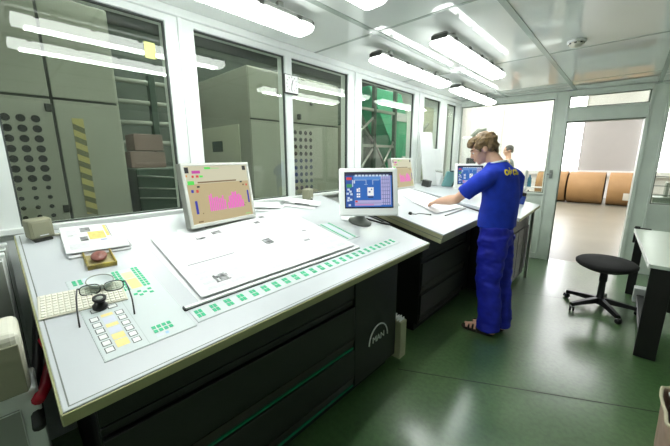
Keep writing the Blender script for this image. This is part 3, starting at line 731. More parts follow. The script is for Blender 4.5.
for nm, c in dict(S_tan=(198, 180, 136), S_pale=(214, 210, 180), S_brown=(128, 102, 62), S_black=(20, 20, 20), S_mag=(204, 60, 168), S_green=(80, 232, 80), S_lgreen=(170, 222, 140), S_orange=(226, 150, 60), S_red=(220, 66, 60), S_blue=(44, 50, 170), S_pink=(252, 96, 214), S_ublue=(40, 104, 190), S_navy=(26, 34, 78), S_dblue=(34, 84, 168), S_lav=(182, 178, 222), S_mblue=(90, 146, 214), S_slate=(100, 112, 170), S_pinkish=(206, 140, 200), S_pale2=(206, 222, 238), S_green2=(60, 158, 92), S_white=(246, 248, 250)).items(): M[nm] = emis('screen ' + nm[2:], c, SCR)

def lcd_silver(t, X):
    # flat panel with a light silver bezel; local x right, y up, z towards the viewer
    w, h = 0.472, 0.368
    MB().box(-w/2, w/2, -h/2, h/2, -0.05, 0.0, 'monitor_side', 0.006).build('housing', t, X)
    g = MB(); b = 0.017
    for (x0, x1, y0, y1) in ((-w/2, w/2, h/2-b, h/2), (-w/2, w/2, -h/2, -h/2+b+0.004), (-w/2, -w/2+b, -h/2+b, h/2-b), (w/2-b, w/2, -h/2+b, h/2-b)): g.box(x0, x1, y0, y1, 0.0, 0.009, 'monitor_silver', 0.003)
    g.build('bezel', t, X)
    g = MB(); screen_chart(g, w-2*b, h-2*b-0.004, 0.002); g.build('screen', t, X @ T(0, 0.002, 0))
    g = MB(); g.box(-0.09, 0.09, -h/2-0.012, -h/2+0.06, -0.12, -0.05, 'monitor_side', 0.01); g.box(-0.13, 0.13, -h/2-0.016, -h/2-0.004, -0.16, -0.01, 'monitor_side', 0.006); g.build('stand', t, X)
def mon_matrix(c, az, lean):
    a = R(az); le = R(lean); rt = Vector((math.cos(a), math.sin(a), 0)); nf = Vector((math.sin(a), -math.cos(a), 0))
    up = Vector((0, 0, 1))*math.cos(le) - nf*math.sin(le); nn = rt.cross(up)
    m = Matrix((rt, up, nn)).transposed().to_4x4(); m.translation = Vector(c); return m
t = thing('monitor', 'silver flat monitor showing a pink bar chart, on the nearest desk', 'monitor', T(-1.818, 0.93, 1.16), 'chart monitors')
lcd_silver(t, t.matrix_world.inverted() @ mon_matrix((-1.818, 0.93, 1.345), 99.3, 8.1))
t = thing('monitor', 'small looking silver monitor with tan chart, on the second desk by the glass', 'monitor', T(-1.99, 3.36, 1.18), 'chart monitors')
lcd_silver(t, t.matrix_world.inverted() @ mon_matrix((-1.995, 3.36, 1.37), 91.4, 11.1))
def lcd_white(t, X, foot, w=0.405, h=0.325):
    Wt = t.matrix_world.inverted(); X0 = Wt @ X
    MB().box(-w/2, w/2, -h/2, h/2, -0.05, 0.0, 'monitor_white', 0.012, seg=3).build('housing', t, X0)
    MB().box(-w/2+0.05, w/2-0.05, -h/2+0.04, h/2-0.04, -0.10, -0.05, 'monitor_white', 0.02, seg=3).build('back_cover', t, X0)
    sw, sh, oy = w*0.805, h*0.735, 0.012
    g = MB()
    g.box(-sw/2-0.004, sw/2+0.004, -sh/2-0.004, sh/2+0.004, 0.0, 0.0015, 'black_plastic'); g.build('screen_surround', t, X0 @ T(0, oy, 0))
    g = MB(); screen_blue(g, sw-0.008, sh-0.01, 0.002); g.build('screen', t, X0 @ T(0, oy, 0))
    fp = Wt @ Vector(foot); hp = Wt @ (X @ Vector((0, -h/2+0.06, -0.07)))
    g = MB(); g.tube([fp + Vector((0, 0, 0.02)), fp.lerp(hp, 0.5) + Vector((-0.02, 0, 0.0)), hp], 0.022, 'lamp_body', 10); g.build('stalk', t)
    return fp
t = thing('monitor', 'white framed monitor with blue screen on a stalk, at the end of the nearest desk', 'monitor', T(-1.43, 1.93, 1.05), 'blue screen monitors')
foot = D1 @ Vector((1.90, 0.51, 0.0))
fp = lcd_white(t, mon_matrix((-1.405, 1.887, 1.305), 47, 13.5), foot, 0.445, 0.36)
FBm = t.matrix_world.inverted() @ T(*foot) @ D1.to_quaternion().to_matrix().to_4x4()
MB().lathe([(0, 0.0), (0.09, 0.0), (0.092, 0.012), (0.06, 0.028), (0.03, 0.05), (0.024, 0.07), (0, 0.07)], 'lamp_body', FBm, 28).build('foot', t)
g = MB(); cab = [D1 @ Vector(v) for v in ((1.95, 0.56, 0.02), (2.02, 0.47, 0.012), (2.05, 0.40, 0.012), (2.07, 0.34, 0.02), (2.09, 0.42, 0.012), (2.095, 0.6, 0.01))]
Wt = t.matrix_world.inverted(); g.tube([Wt @ v for v in cab], 0.008, 'black_plastic'); g.build('cable', t)
t = thing('monitor', 'white framed blue screen monitor half hidden by the man in blue', 'monitor', T(-1.54, 4.3, 1.07), 'blue screen monitors')
foot = D3 @ Vector((0.79, 0.84, 0.0))
lcd_white(t, mon_matrix((-1.535, 4.30, 1.315), 40, 9), foot)
FBm = t.matrix_world.inverted() @ T(*foot) @ D3.to_quaternion().to_matrix().to_4x4()
MB().lathe([(0, 0.0), (0.09, 0.0), (0.092, 0.012), (0.06, 0.028), (0.03, 0.05), (0, 0.06)], 'lamp_body', FBm, 24).build('foot', t)

# ------------------------------------------------------------------ things on the first desk
def sheet(name, pts, z, m, label, cat, X, group=None, sag=0.004, seed=0, thick=0.0006, marks=None):
    # a sheet of paper with corners pts (p00, p10, p11, p01) in desk coordinates, gently uneven
    p = [Vector((a, b, 0)) for a, b in pts]
    def f(u, v):
        q = (p[0]*(1-u)+p[1]*u)*(1-v) + (p[3]*(1-u)+p[2]*u)*v
        zz = z + sag*(0.5+0.5*noise.noise(Vector((q.x*5+seed*3.1, q.y*5, seed)))) 
        return (q.x, q.y, zz)
    g = MB(); g.grid(f, 22, 18, m, thick)
    if marks:
        for (u0, u1, v0, v1, mm) in marks:
            n = 4
            vs = [f(u0+(u1-u0)*i/n, v0+(v1-v0)*j/n) for j in range(n+1) for i in range(n+1)]
            vs = [(a, b, c+0.0012) for a, b, c in vs]
            g.faces(vs, [(j*(n+1)+i, j*(n+1)+i+1, (j+1)*(n+1)+i+1, (j+1)*(n+1)+i) for j in range(n) for i in range(n)], mm, None, True)
    o = g.build(name, X=X); return tag(o, label, cat, group)
# printed sheets laid against the stop; the page rotated so its text runs along the desk
rn = random.Random(11)
def text_blocks(u0, u1, v0, v1, cols, rows, m='ink_light'):
    out = []
    for c in range(cols):
        w = (u1-u0)/cols
        for r_ in range(rows):
            h = (v1-v0)/rows
            out.append((u0+c*w+w*0.12, u0+c*w+w*rn.uniform(0.8, 0.92), v0+r_*h+h*0.2, v0+r_*h+h*0.75, m))
    return out
grp = 'printed newspaper sheets on the nearest desk'
sheet('newspaper_sheet', [(0.462, 0.232), (1.53, 0.226), (1.50, 0.93), (0.462, 0.86)], 0.0005, 'paper', 'lowest newspaper sheet of the wide pile, its left corner sticking out', 'newspaper', D1, grp, 0.003, 1)
sheet('newspaper_sheet', [(0.475, 0.245), (1.50, 0.250), (1.44, 0.88), (0.66, 0.90)], 0.006, 'paper', 'middle newspaper sheet of the wide pile, shifted towards the chart monitor', 'newspaper', D1, grp, 0.003, 2)
mk = [(0.10, 0.17, 0.10, 0.20, 'ink'), (0.515, 0.575, 0.40, 0.50, 'ink'), (0.20, 0.255, 0.765, 0.80, 'ink'), (0.31, 0.37, 0.80, 0.86, 'ink'), (0.205, 0.21, 0.80, 0.83, 'ink_mid'), (0.63, 0.675, 0.81, 0.86, 'ink'), (0.72, 0.765, 0.90, 0.95, 'ink'), (0.75, 0.80, 0.28, 0.31, 'ink_mid'), (0.84, 0.88, 0.45, 0.475, 'ink_mid')]
mk += text_blocks(0.03, 0.48, 0.03, 0.38, 4, 5) + text_blocks(0.5, 0.97, 0.03, 0.38, 5, 4) + text_blocks(0.03, 0.48, 0.45, 0.75, 5, 4) + text_blocks(0.5, 0.97, 0.52, 0.8, 4, 5)
mk += [(0.492, 0.494, 0.02, 0.98, 'ink_mid'), (0.05, 0.3, 0.41, 0.425, 'ink_mid'), (0.55, 0.8, 0.83, 0.835, 'ink_light')]
sheet('newspaper_sheet', [(0.475, 0.238), (1.485, 0.244), (1.46, 0.94), (0.50, 0.84)], 0.0125, 'paper', 'topmost wide newspaper sheet with grey photos on the nearest desk', 'newspaper', D1, grp, 0.0035, 3, marks=mk)
sheet('newspaper_sheet', [(1.10, 0.235), (1.28, 0.235), (1.24, 0.31), (1.12, 0.27)], 0.018, 'paper', 'small turned up paper corner near the sheet stop', 'newspaper', D1, grp, 0.004, 4)
# folded newspapers near the window
t = thing('folded_newspaper', 'folded newspaper stack with yellow print beside the yellow tray', 'newspaper', D1 @ T(0.285, 0.94, 0) @ RZ(-3))
def folded(g, w, d, z0, h, m='paper', edge='black_plastic'):
    pr = []
    n = 9
    prof = [(-d/2, z0)] + [(-d/2-0.008*math.sin(PI*k/8), z0+h*k/8) for k in range(1, 8)] + [(-d/2, z0+h), (d/2, z0+h*0.72), (d/2+0.004, z0+h*0.3), (d/2, z0)]
    X = Matrix(((0,0,1,0),(1,0,0,0),(0,1,0,0),(0,0,0,1)))
    g.prism(prof, -w/2, w/2, m, X)
g = MB(); folded(g, 0.235, 0.29, 0.0, 0.013); g.build('lower_copy', t)
g = MB(); folded(g, 0.20, 0.24, 0.0135, 0.003, 'ink_mid'); g.build('insert', t, RZ(2) @ T(0.02, -0.02, 0))
g = MB(); folded(g, 0.235, 0.285, 0.017, 0.012)
zz = 0.0305
def nr(x0, x1, y0, y1, m): g.faces([(x0, y0, zz-(y0/0.285+0.5)*0.0034), (x1, y0, zz-(y0/0.285+0.5)*0.0034), (x1, y1, zz-(y1/0.285+0.5)*0.0034), (x0, y1, zz-(y1/0.285+0.5)*0.0034)], [(0,1,2,3)], m)
nr(-0.02, 0.045, -0.04, 0.05, 'ink_yellow'); nr(-0.055, -0.025, -0.05, 0.0, 'ink'); nr(-0.045, -0.005, 0.055, 0.11, 'ink'); nr(0.05, 0.062, -0.02, 0.12, 'ink_yellow'); nr(0.064, 0.068, -0.03, 0.12, 'ink_mid'); nr(0.02, 0.045, -0.065, -0.05, 'ink_blue'); nr(-0.10, -0.06, 0.0, 0.09, 'ink_light'); nr(-0.1, -0.03, -0.13, -0.07, 'ink_light'); nr(0.07, 0.11, -0.1, 0.12, 'ink_light'); nr(-0.095, -0.075, 0.02, 0.03, 'ink')
g.build('upper_copy', t, RZ(-2) @ T(0.0, 0.005, 0))
# yellow tray and lump
t = thing('yellow_tray', 'small square yellow tray in front of the folded newspapers', 'tray', D1 @ T(0.256, 0.742, 0) @ RZ(-4))
g = MB(); s = 0.052; g.box(-s, s, -0.078, 0.078, 0.0, 0.006, 'tray_in', 0.001); g.build('tray_bottom', t)
g = MB()
for (x0, x1, y0, y1) in ((-s, -s+0.006, -0.078, 0.078), (s-0.006, s, -0.078, 0.078), (-s, s, -0.078, -0.071), (-s, s, 0.071, 0.078)): g.box(x0, x1, y0, y1, 0.0, 0.022, 'tray_yellow', 0.002)
g.build('rim', t)
g = MB(); g.ell((0, 0, 0.021), (0.030, 0.042, 0.015), 'soap', u=24, v=14); g.ell((0.004, 0, 0.0315), (0.016, 0.024, 0.006), 'soap')
tag(g.build('oval_lump', X=D1 @ T(0.256, 0.742, 0) @ RZ(-20)), 'reddish brown oval lump lying in the yellow tray', 'lump')
# keyboard lying across the key plate
t = thing('keyboard', 'aged ivory keyboard lying across the key plate, under the glasses', 'keyboard', D1 @ T(0.143, 0.468, 0.003) @ RZ(-6))
g = MB(); g.box(-0.125, 0.125, -0.072, 0.072, 0, 0.004, 'kb', 0.0015); g.build('case', t)
g = MB()
for i in range(15):
    for j in range(8): g.box(-0.118+i*0.0158, -0.118+i*0.0158+0.0128, -0.066+j*0.0168, -0.066+j*0.0168+0.0132, 0.004, 0.0075, 'kb_key', 0.001, seg=1)
kk = g.build('keys', t); kk['kind'] = 'stuff'
# eyeglasses resting on the keyboard, temples towards the desk edge
t = thing('eyeglasses', 'dark framed eyeglasses with open temples on the ivory keyboard', 'eyeglasses', D1 @ T(0.1935, 0.4235, 0.024) @ RZ(-9))
def ring(w, h, n=28, pw=2.8):
    return [(w*math.copysign(abs(math.cos(a))**(2/pw), math.cos(a)), h*math.copysign(abs(math.sin(a))**(2/pw), math.sin(a))) for a in [2*PI*k/n for k in range(n+1)]]
g = MB()
for s in (-1, 1): g.tube([(s*0.037+x, 0.055+0.012*y/0.0145, y) for x, y in ring(0.031, 0.0145)], 0.0018, 'black_plastic', 6)
g.tube([(-0.008, 0.058, 0.006), (0, 0.060, 0.011), (0.008, 0.058, 0.006)], 0.0018, 'steel', 6)
for s in (-1, 1): g.tube([(s*0.067, 0.058, 0.010), (s*0.074, 0.056, 0.011)], 0.0028, 'black_plastic', 6)
g.build('rim', t)
for s in (-1, 1):
    g = MB(); g.prism([(s*0.037+x*0.97, y*0.97) for x, y in ring(0.031, 0.0145)[:-1]], -0.0008, 0.0008, 'lens', Matrix(((1,0,0,0),(0,0.83,-1,0.055),(0,1,0,0),(0,0,0,1)))); g.build('lens', t)
    g = MB(); g.tube([(s*0.074, 0.056, 0.011), (s*0.078, 0.0, 0.012), (s*0.079, -0.07, 0.008), (s*0.078, -0.105, -0.006), (s*0.077, -0.128, -0.021)], 0.0026, 'black_plastic', 8); g.build('temple', t)
# glass coaster ring and black knob
t = thing('glass_dish', 'small clear round glass dish just behind the eyeglasses', 'dish', D1 @ T(0.207, 0.525, 0.011))
g = MB(); g.lathe([(0.0, 0.003), (0.034, 0.003), (0.042, 0.018), (0.045, 0.018), (0.037, 0.0), (0.0, 0.0)], 'plate', None, 28); g.build('bowl', t)
g = MB(); g.tube([(0.044*math.cos(2*PI*k/28), 0.044*math.sin(2*PI*k/28), 0.0185) for k in range(29)], 0.0024, 'slatgrey', 6); g.build('rim', t)
t = thing('loupe', 'short black loupe with a pale top ring standing in front of the eyeglasses', 'loupe', D1 @ T(0.172, 0.385, 0.004))
MB().lathe([(0, 0), (0.023, 0), (0.023, 0.010), (0.017, 0.014), (0.015, 0.026), (0, 0.026)], 'black_plastic').build('base', t)
MB().lathe([(0.0, 0.026), (0.012, 0.026), (0.014, 0.034), (0.021, 0.036), (0.021, 0.043), (0.016, 0.043), (0.0, 0.040)], 'black_plastic').build('eyepiece', t)
MB().lathe([(0.0, 0.0405), (0.0155, 0.0405), (0.0155, 0.042), (0, 0.042)], 'slatgrey').build('lens', t)

# beige boxes standing along the window side
def beige_box(t, w=0.09, d=0.075, h=0.098, tilt=-12):
    g = MB(); g.box(-d/2, d/2, -w/2, w/2, 0.012, h, 'beige_box', 0.008, RY(tilt)); g.build('housing', t)
    g = MB(); g.box(d/2-0.002, d/2+0.002, -w/2+0.01, w/2-0.01, 0.022, h-0.012, 'beige_box', 0.002, RY(tilt)); g.box(d/2+0.001, d/2+0.003, -0.012, 0.02, 0.024, 0.028, 'paper_white', X=RY(tilt)); g.build('front', t)
    g = MB(); g.box(-d/2+0.004, d/2-0.004, -w/2+0.01, w/2-0.01, 0.0, 0.012, 'lamp_clip', 0.003, RY(tilt*0.4)); g.build('foot', t)
    g = MB(); g.tube([(-0.0, w/2-0.01, 0.012), (0.01, w/2+0.03, 0.010), (-0.02, w/2+0.07, 0.008)], 0.006, 'beige_light'); g.build('cable', t)
bx = thing('sensor_box', 'beige grey box on the near back corner of the first desk', 'box', D1 @ T(0.108, 1.05, 0) @ RZ(-78), 'beige boxes along the window')
beige_box(bx, 0.088, 0.07, 0.10)
copy_thing(bx, D1 @ T(1.86, 1.07, 0) @ RZ(-70), 'beige grey box beside the loose papers, under the perforated cabinet')
copy_thing(bx, D2 @ T(0.10, 1.02, 0) @ RZ(-70) @ Matrix.Scale(0.85, 4), 'pale beige box just behind the stalk monitor')
t = thing('wall_box', 'large light beige box on the white post at the near end of the desk', 'box', T(-1.33, -0.1, 0.852))
g = MB(); g.box(-0.09, 0.085, -0.14, 0.078, 0, 0.205, 'beige_light', 0.022, seg=3); g.build('housing', t)
g = MB(); g.box(0.085, 0.092, -0.12, 0.07, 0.012, 0.17, 'beige_box', 0.003); g.build('front', t)
# red cable
t = thing('red_cable', 'red cable hanging in the gap left of the nearest desk', 'cable', T(-1.42, 0.035, 0.845))
g = MB(); g.tube([(-0.10, -0.005, 0.05), (-0.05, 0.005, 0.02), (0.0, 0.0, 0.0), (0.10, -0.03, -0.035), (0.18, -0.05, -0.02)], 0.017, 'red', 10); g.tube([(-0.08, 0.02, 0.06), (-0.04, 0.02, 0.04), (0.0, 0.015, 0.015)], 0.010, 'red', 8); g.build('sheath', t)
g = MB(); g.tube([(-0.3, 0.0, 0.1), (-0.1, -0.03, -0.02), (0.05, -0.055, -0.06), (0.2, -0.06, -0.1)], 0.016, 'black_plastic', 8); g.build('black_lead', t)

# loose papers at the back of the first desk
grp = 'loose papers by the window'
Xp = D1
sheet('paper_sheet', [(1.19, 1.02), (1.42, 0.93), (1.56, 1.02), (1.28, 1.125)], 0.002, 'paper_white', 'white paper sheets just right of the chart monitor, lowest', 'paper', Xp, grp, 0.006, 21)
sheet('paper_sheet', [(1.24, 1.04), (1.46, 0.955), (1.53, 1.06), (1.33, 1.125)], 0.012, 'paper_white', 'white paper sheet next to the chart monitor, with a curled edge', 'paper', Xp, grp, 0.016, 22)
sheet('paper_sheet', [(1.53, 1.02), (1.73, 0.86), (1.88, 0.96), (1.66, 1.12)], 0.002, 'paper_white', 'white sheet at the bottom of the loose papers under the second pane', 'paper', Xp, grp, 0.008, 23)
sheet('paper_sheet', [(1.56, 1.06), (1.80, 0.875), (1.90, 0.95), (1.70, 1.125)], 0.014, 'paper_white', 'white sheet on top of the loose papers under the second pane', 'paper', Xp, grp, 0.016, 24)
sheet('paper_sheet', [(1.48, 1.11), (1.60, 1.03), (1.68, 1.10), (1.56, 1.12)], 0.03, 'paper_white', 'small white sheet bridging the two loose piles', 'paper', Xp, grp, 0.01, 25)
sheet('paper_sheet', [(1.78, 0.60), (1.87, 0.52), (2.01, 0.64), (1.92, 0.74)], 0.002, 'paper_white', 'white sheet lying left of the stalk monitor foot', 'paper', Xp, grp, 0.005, 26)
tag(MB().tube([(0, 0, 0.012), (0.05, 0.03, 0.013), (0.11, 0.05, 0.013)], 0.004, 'black_plastic').build('pen', X=D1 @ T(1.61, 0.97, 0.022) @ RZ(-65)), 'black pen on the loose papers under the second pane', 'pen')

# things on the second desk
grp = 'papers before the man'
sheet('paper_sheet', [(0.52, 0.36), (1.13, 0.235), (1.15, 0.80), (0.72, 0.82)], 0.001, 'paper_white', 'white printed sheet under the hand of the man in blue, lower one', 'paper', D2, grp, 0.004, 31, marks=[(0.1, 0.5, 0.5, 0.56, 'ink_light'), (0.1, 0.7, 0.3, 0.42, 'ink_light')])
sheet('paper_sheet', [(0.48, 0.28), (1.10, 0.25), (1.12, 0.70), (0.58, 0.62)], 0.008, 'paper_white', 'white printed sheet under the hand of the man in blue, upper one', 'paper', D2, grp, 0.006, 32, marks=[(0.15, 0.45, 0.55, 0.8, 'ink_light'), (0.5, 0.9, 0.2, 0.5, 'ink_light')])
tag(MB().box(0.0, 0.56, -0.006, 0.006, 0, 0.010, 'lamp_body', 0.002).build('ruler', X=D2 @ T(0.53, 0.215, 0.0)), 'thin grey bar along the front of the second desk', 'ruler')
t = thing('marker_knob', 'small black knob with a loop of wire on the second desk', 'knob', D2 @ T(0.17, 0.40, 0))
MB().lathe([(0, 0), (0.016, 0), (0.017, 0.012), (0.012, 0.022), (0, 0.024)], 'black_plastic').build('cap', t)
g = MB(); g.tube([(0.01, 0, 0.004), (0.06, -0.03, 0.004), (0.12, -0.03, 0.004), (0.17, -0.07, 0.004), (0.2, -0.1, 0.004)], 0.003, 'lamp_clip'); g.ell((0.205, -0.105, 0.006), (0.012, 0.008, 0.006), 'black_plastic'); g.build('wire', t)
t = thing('phone_rest', 'white ring shaped holder behind the stalk monitor', 'holder', D2 @ T(0.30, 0.63, 0))
g = MB(); g.tube([(0.035*math.cos(2*PI*k/20), 0.035*math.sin(2*PI*k/20), 0.008) for k in range(21)], 0.007, 'monitor_white', 8); g.build('rim', t)

# things on the third desk, by the glass
def board(w, h, th, m, label, cat, x, y, z, az, lean, name):
    X = T(x, y, z) @ RZ(az) @ RX(-lean)
    return tag(MB().box(-w/2, w/2, -th/2, th/2, 0, h, m, 0.003).build(name, X=X), label, cat)
board(0.24, 0.72, 0.012, 'card_grey', 'tall white card leaning on the fifth pane', 'card', -1.95, 4.0, 1.185, 72, 11, 'leaning_card')
board(0.30, 0.50, 0.012, 'card_grey', 'shorter white card leaning against a taller one', 'card', -1.935, 4.17, 1.185, 76, 12, 'leaning_card')
t = thing('desk_organiser', 'white upright box in front of the leaning cards', 'box', D3 @ T(0.70, 1.235, 0) @ RZ(35))
g = MB(); g.box(-0.07, 0.07, -0.04, 0.04, 0, 0.20, 'paper_white', 0.004); g.build('case', t)
g = MB(); g.box(-0.075, 0.075, -0.045, 0.045, 0.185, 0.2, 'slatgrey', 0.002); g.build('lid', t)
g = MB(); g.box(-0.045, 0.045, -0.05, 0.05, 0, 0.085, 'lamp_clip', 0.008); tag(g.build('tape_holder', X=D3 @ T(0.38, 1.22, 0)), 'small dark tape holder beside the white upright box', 'tape holder')
for k, (dx, m, lb, tl) in enumerate(((0.0, 'teal', 'dark teal folder standing nearest the blue monitor', 15), (-0.055, 'teal_light', 'light teal folder between the dark one and the white box', 9))):
    tag(MB().box(-0.012, 0.012, -0.08, 0.08, 0, 0.235-0.02*k, m, 0.003).build('folder', X=D3 @ T(0.83+dx, 1.10, 0.003) @ RZ(62) @ RY(-tl)), lb, 'folder')
t = thing('roll_box', 'blue and black box on the third desk behind the man', 'box', D3 @ T(0.97, 0.22, 0) @ RZ(10))
MB().box(-0.10, 0.10, -0.07, 0.07, 0.0, 0.10, 'blue_box', 0.006).build('case', t)
MB().box(-0.09, 0.09, -0.065, 0.065, 0.10, 0.145, 'black_plastic', 0.01).build('lid', t)
MB().box(-0.05, 0.02, -0.03, 0.03, 0.145, 0.21, 'paper_white', 0.006).build('label_roll', t)

# square clock on the post between the second and third panes
t = thing('wall_clock', 'square white clock on the post between the second and third panes', 'clock', T(-2.18, 1.79, 2.155))
MB().box(0.0, 0.03, -0.075, 0.075, -0.075, 0.075, 'lamp_clip', 0.004).build('case', t)
g = MB(); g.box(0.03, 0.033, -0.068, 0.068, -0.068, 0.068, 'clock_face', 0.001)
for k in range(12):
    a = k*PI/6; g.box(0.0332, 0.0345, -0.003, 0.003, 0.048, 0.060, 'slatgrey', X=Matrix.Rotation(a, 4, 'X'))
g.build('face', t)
g = MB(); g.box(0.0345, 0.036, -0.003, 0.003, -0.008, 0.036, 'key_dark', X=RX(-20)); g.box(0.0345, 0.036, -0.002, 0.002, -0.008, 0.05, 'key_dark', X=RX(170)); g.build('hands', t)

# pale box hanging on the cabinet end
t = thing('document_box', 'pale green grey document box fixed to the end of the nearest cabinet', 'box', T(-1.16, 1.865, 0.06))
MB().box(-0.05, 0.085, 0.0, 0.085, 0.0, 0.30, 'desk_side', 0.006).build('case', t)
g = MB()
for k in range(6): g.box(-0.042+k*0.021, -0.036+k*0.021, 0.01, 0.075, 0.28, 0.325-0.006*(k % 2), 'paper_white', 0.0)
g.build('papers', t)

# ------------------------------------------------------------------ right side: table, stool, paper bag
t = thing('work_table', 'pale topped work table with black frame on the right', 'table', T(0.215, 3.24, 0))
g = MB(); g.prism([(0.0, 0.0), (1.05, 0.03), (1.0, 1.58), (-0.07, 1.58)], 0.735, 0.762, 'table_top', None, 0.003); g.build('tabletop', t)
g = MB(); g.prism([(-0.008, 0.0), (0.0, 0.0), (-0.07, 1.58), (-0.078, 1.58)], 0.725, 0.764, 'white_edge', None, 0.001); g.build('edge_strip', t)
g = MB(); g.box(0.008, 0.135, 0.01, 0.045, 0.0, 0.735, 'black_plastic', 0.004); g.build('leg', t)
g = MB(); g.box(0.88, 1.0, 0.04, 0.075, 0.0, 0.735, 'black_plastic', 0.004); g.build('leg', t)
g = MB(); g.box(-0.055, 0.02, 1.53, 1.565, 0.0, 0.735, 'black_plastic', 0.004); g.build('leg', t)
g = MB(); g.box(0.88, 0.96, 1.53, 1.565, 0.0, 0.735, 'black_plastic', 0.004); g.build('leg', t)
g = MB(); g.box(0.135, 0.9, 0.012, 0.04, 0.63, 0.735, 'black_plastic', 0.003); g.box(0.02, 0.06, 0.05, 1.54, 0.66, 0.735, 'black_plastic', 0.003); g.build('apron', t)
g = MB(); g.box(0.10, 0.9, 0.85, 0.87, 0.12, 0.70, 'black_plastic', 0.003); g.build('modesty_panel', t)
g = MB(); g.box(0.03, 0.09, 0.045, 1.53, 0.05, 0.09, 'black_plastic', 0.004); g.build('floor_rail', t)
g = MB(); g.box(-0.075, -0.03, 1.575, 1.60, 0.60, 0.79, 'black_plastic', 0.004); g.box(-0.08, 0.06, 1.585, 1.60, 0.762, 0.775, 'black_plastic', 0.002); g.build('back_bracket', t)
tag(MB().box(-0.05, 0.05, -0.06, 0.06, 0, 0.16, 'monitor_white', 0.008).build('carton', X=T(0.27, 4.6, 0.0)), 'white carton on the floor under the table behind the stool', 'box')

t = thing('swivel_stool', 'black upholstered swivel stool without back, on five casters', 'stool', T(-0.04, 4.08, 0))
g = MB(); g.lathe([(0.0, 0.405), (0.08, 0.41), (0.16, 0.436), (0.225, 0.468), (0.246, 0.486), (0.248, 0.508), (0.228, 0.524), (0.1, 0.531), (0.0, 0.53)], 'black_fabric', T(0.0, 0.02, 0) @ RX(2), 36); g.build('seat', t)
g = MB(); g.lathe([(0.0, 0.06), (0.045, 0.06), (0.042, 0.12), (0.03, 0.14), (0.028, 0.30), (0.034, 0.31), (0.03, 0.43), (0.0, 0.43)], 'black_plastic', None, 20); g.build('column', t)
for k in range(5):
    a = R(156 + 72*k); ex, ey = 0.30*math.cos(a), 0.30*math.sin(a)
    g = MB(); n = Vector((-math.sin(a), math.cos(a), 0))
    ps = [(Vector((0.02*math.cos(a), 0.02*math.sin(a), 0.105)), 0.034, 0.026), (Vector((ex*0.6, ey*0.6, 0.088)), 0.028, 0.020), (Vector((ex*1.04, ey*1.04, 0.070)), 0.023, 0.015)]
    vs = []; fs = []
    for p, w, h in ps: vs += [tuple(p + n*w - Vector((0,0,h))), tuple(p - n*w - Vector((0,0,h))), tuple(p - n*w*0.6 + Vector((0,0,h))), tuple(p + n*w*0.6 + Vector((0,0,h)))]
    for j in range(2):
        for q in range(4): fs.append((j*4+q, j*4+(q+1) % 4, (j+1)*4+(q+1) % 4, (j+1)*4+q))
    fs += [(3,2,1,0), (8,9,10,11)]
    g.faces(vs, fs, 'black_plastic'); lg = g.build('leg', t)
    g = MB(); g.cyl((ex, ey, 0.045), (ex, ey, 0.075), 0.008, 'steel', seg=10)
    d = Vector((math.cos(a+0.9), math.sin(a+0.9), 0)); pc = Vector((ex, ey, 0.026)) + d*0.012; nn = Vector((-d.y, d.x, 0))
    for s in (-1, 1): g.cyl(tuple(pc + nn*(s*0.006)), tuple(pc + nn*(s*0.020)), 0.026, 'black_plastic', seg=18)
    g.box(-0.02, 0.02, -0.018, 0.018, 0.034, 0.052, 'black_plastic', 0.006, T(*(Vector((ex, ey, 0)) + d*0.006)) @ RZ(math.degrees(a+0.9))); g.build('caster', lg)

t = thing('paper_bag', 'open brown paper bag at the right edge of the floor', 'bag', T(0.46, 2.16, 0))
rb = random.Random(5)
def ringpts(w, d, n=48, pw=5):
    return [(w*math.copysign(abs(math.cos(a))**(2/pw), math.cos(a)), d*math.copysign(abs(math.sin(a))**(2/pw), math.sin(a))) for a in [2*PI*k/n for k in range(n)]]
n = 48; vs = []; fs = []; rows = 14
base = ringpts(0.155, 0.19)
for j in range(rows+1):
    z = 0.30*j/rows
    for k, (x, y) in enumerate(base):
        nz = noise.noise(Vector((x*9, y*9, z*10)))*0.014*(0.3+j/rows)
        s = 1.0 + 0.06*j/rows + nz*3
        zz = z + (noise.noise(Vector((x*14, y*14, 3.3)))*0.035 if j == rows else 0)
        vs.append((x*s, y*s, zz + (0.01 if j == rows else 0)))
for j in range(rows):
    for k in range(n): fs.append((j*n+k, j*n+(k+1) % n, (j+1)*n+(k+1) % n, (j+1)*n+k))
fs.append(tuple(reversed(range(n))))
g = MB(); g.faces(vs, fs, 'bag', None, True); bo = g.build('sides', t)
so = bo.modifiers.new('thick', 'SOLIDIFY'); so.thickness = 0.003
g = MB(); tp = [vs[rows*n+k] for k in range(n)]
g.tube([(x*1.01, y*1.01, z) for x, y, z in tp] + [(tp[0][0]*1.01, tp[0][1]*1.01, tp[0][2])], 0.008, 'bag_in', 8); g.build('rolled_rim', t)
def crumple(x, y, z, r, label, sd):
    g = MB(); g.ell((0, 0, 0), (r, r, r*0.8), 'paper_white', u=26, v=16)
    for v in g.bm.verts:
        q = v.co.normalized(); k = noise.noise(q*2.4+Vector((sd, 0, 0)))*0.45 + noise.noise(q*6+Vector((0, sd, 0)))*0.22
        v.co *= 1 + k
    for f in g.bm.faces: f.smooth = False
    return tag(g.build('crumpled_paper', X=T(x, y, z), weld=True), label, 'paper', 'crumpled papers in the bag')
crumple(0.40, 2.20, 0.30, 0.068, 'crumpled white paper at the near side of the brown bag', 1.0)
crumple(0.44, 2.05, 0.26, 0.075, 'crumpled white paper in front part of the brown bag', 4.0)
crumple(0.53, 2.16, 0.28, 0.08, 'largest crumpled white paper in the brown bag', 7.0)
crumple(0.385, 2.27, 0.315, 0.052, 'small crumpled white paper poking above the bag rim', 9.0)

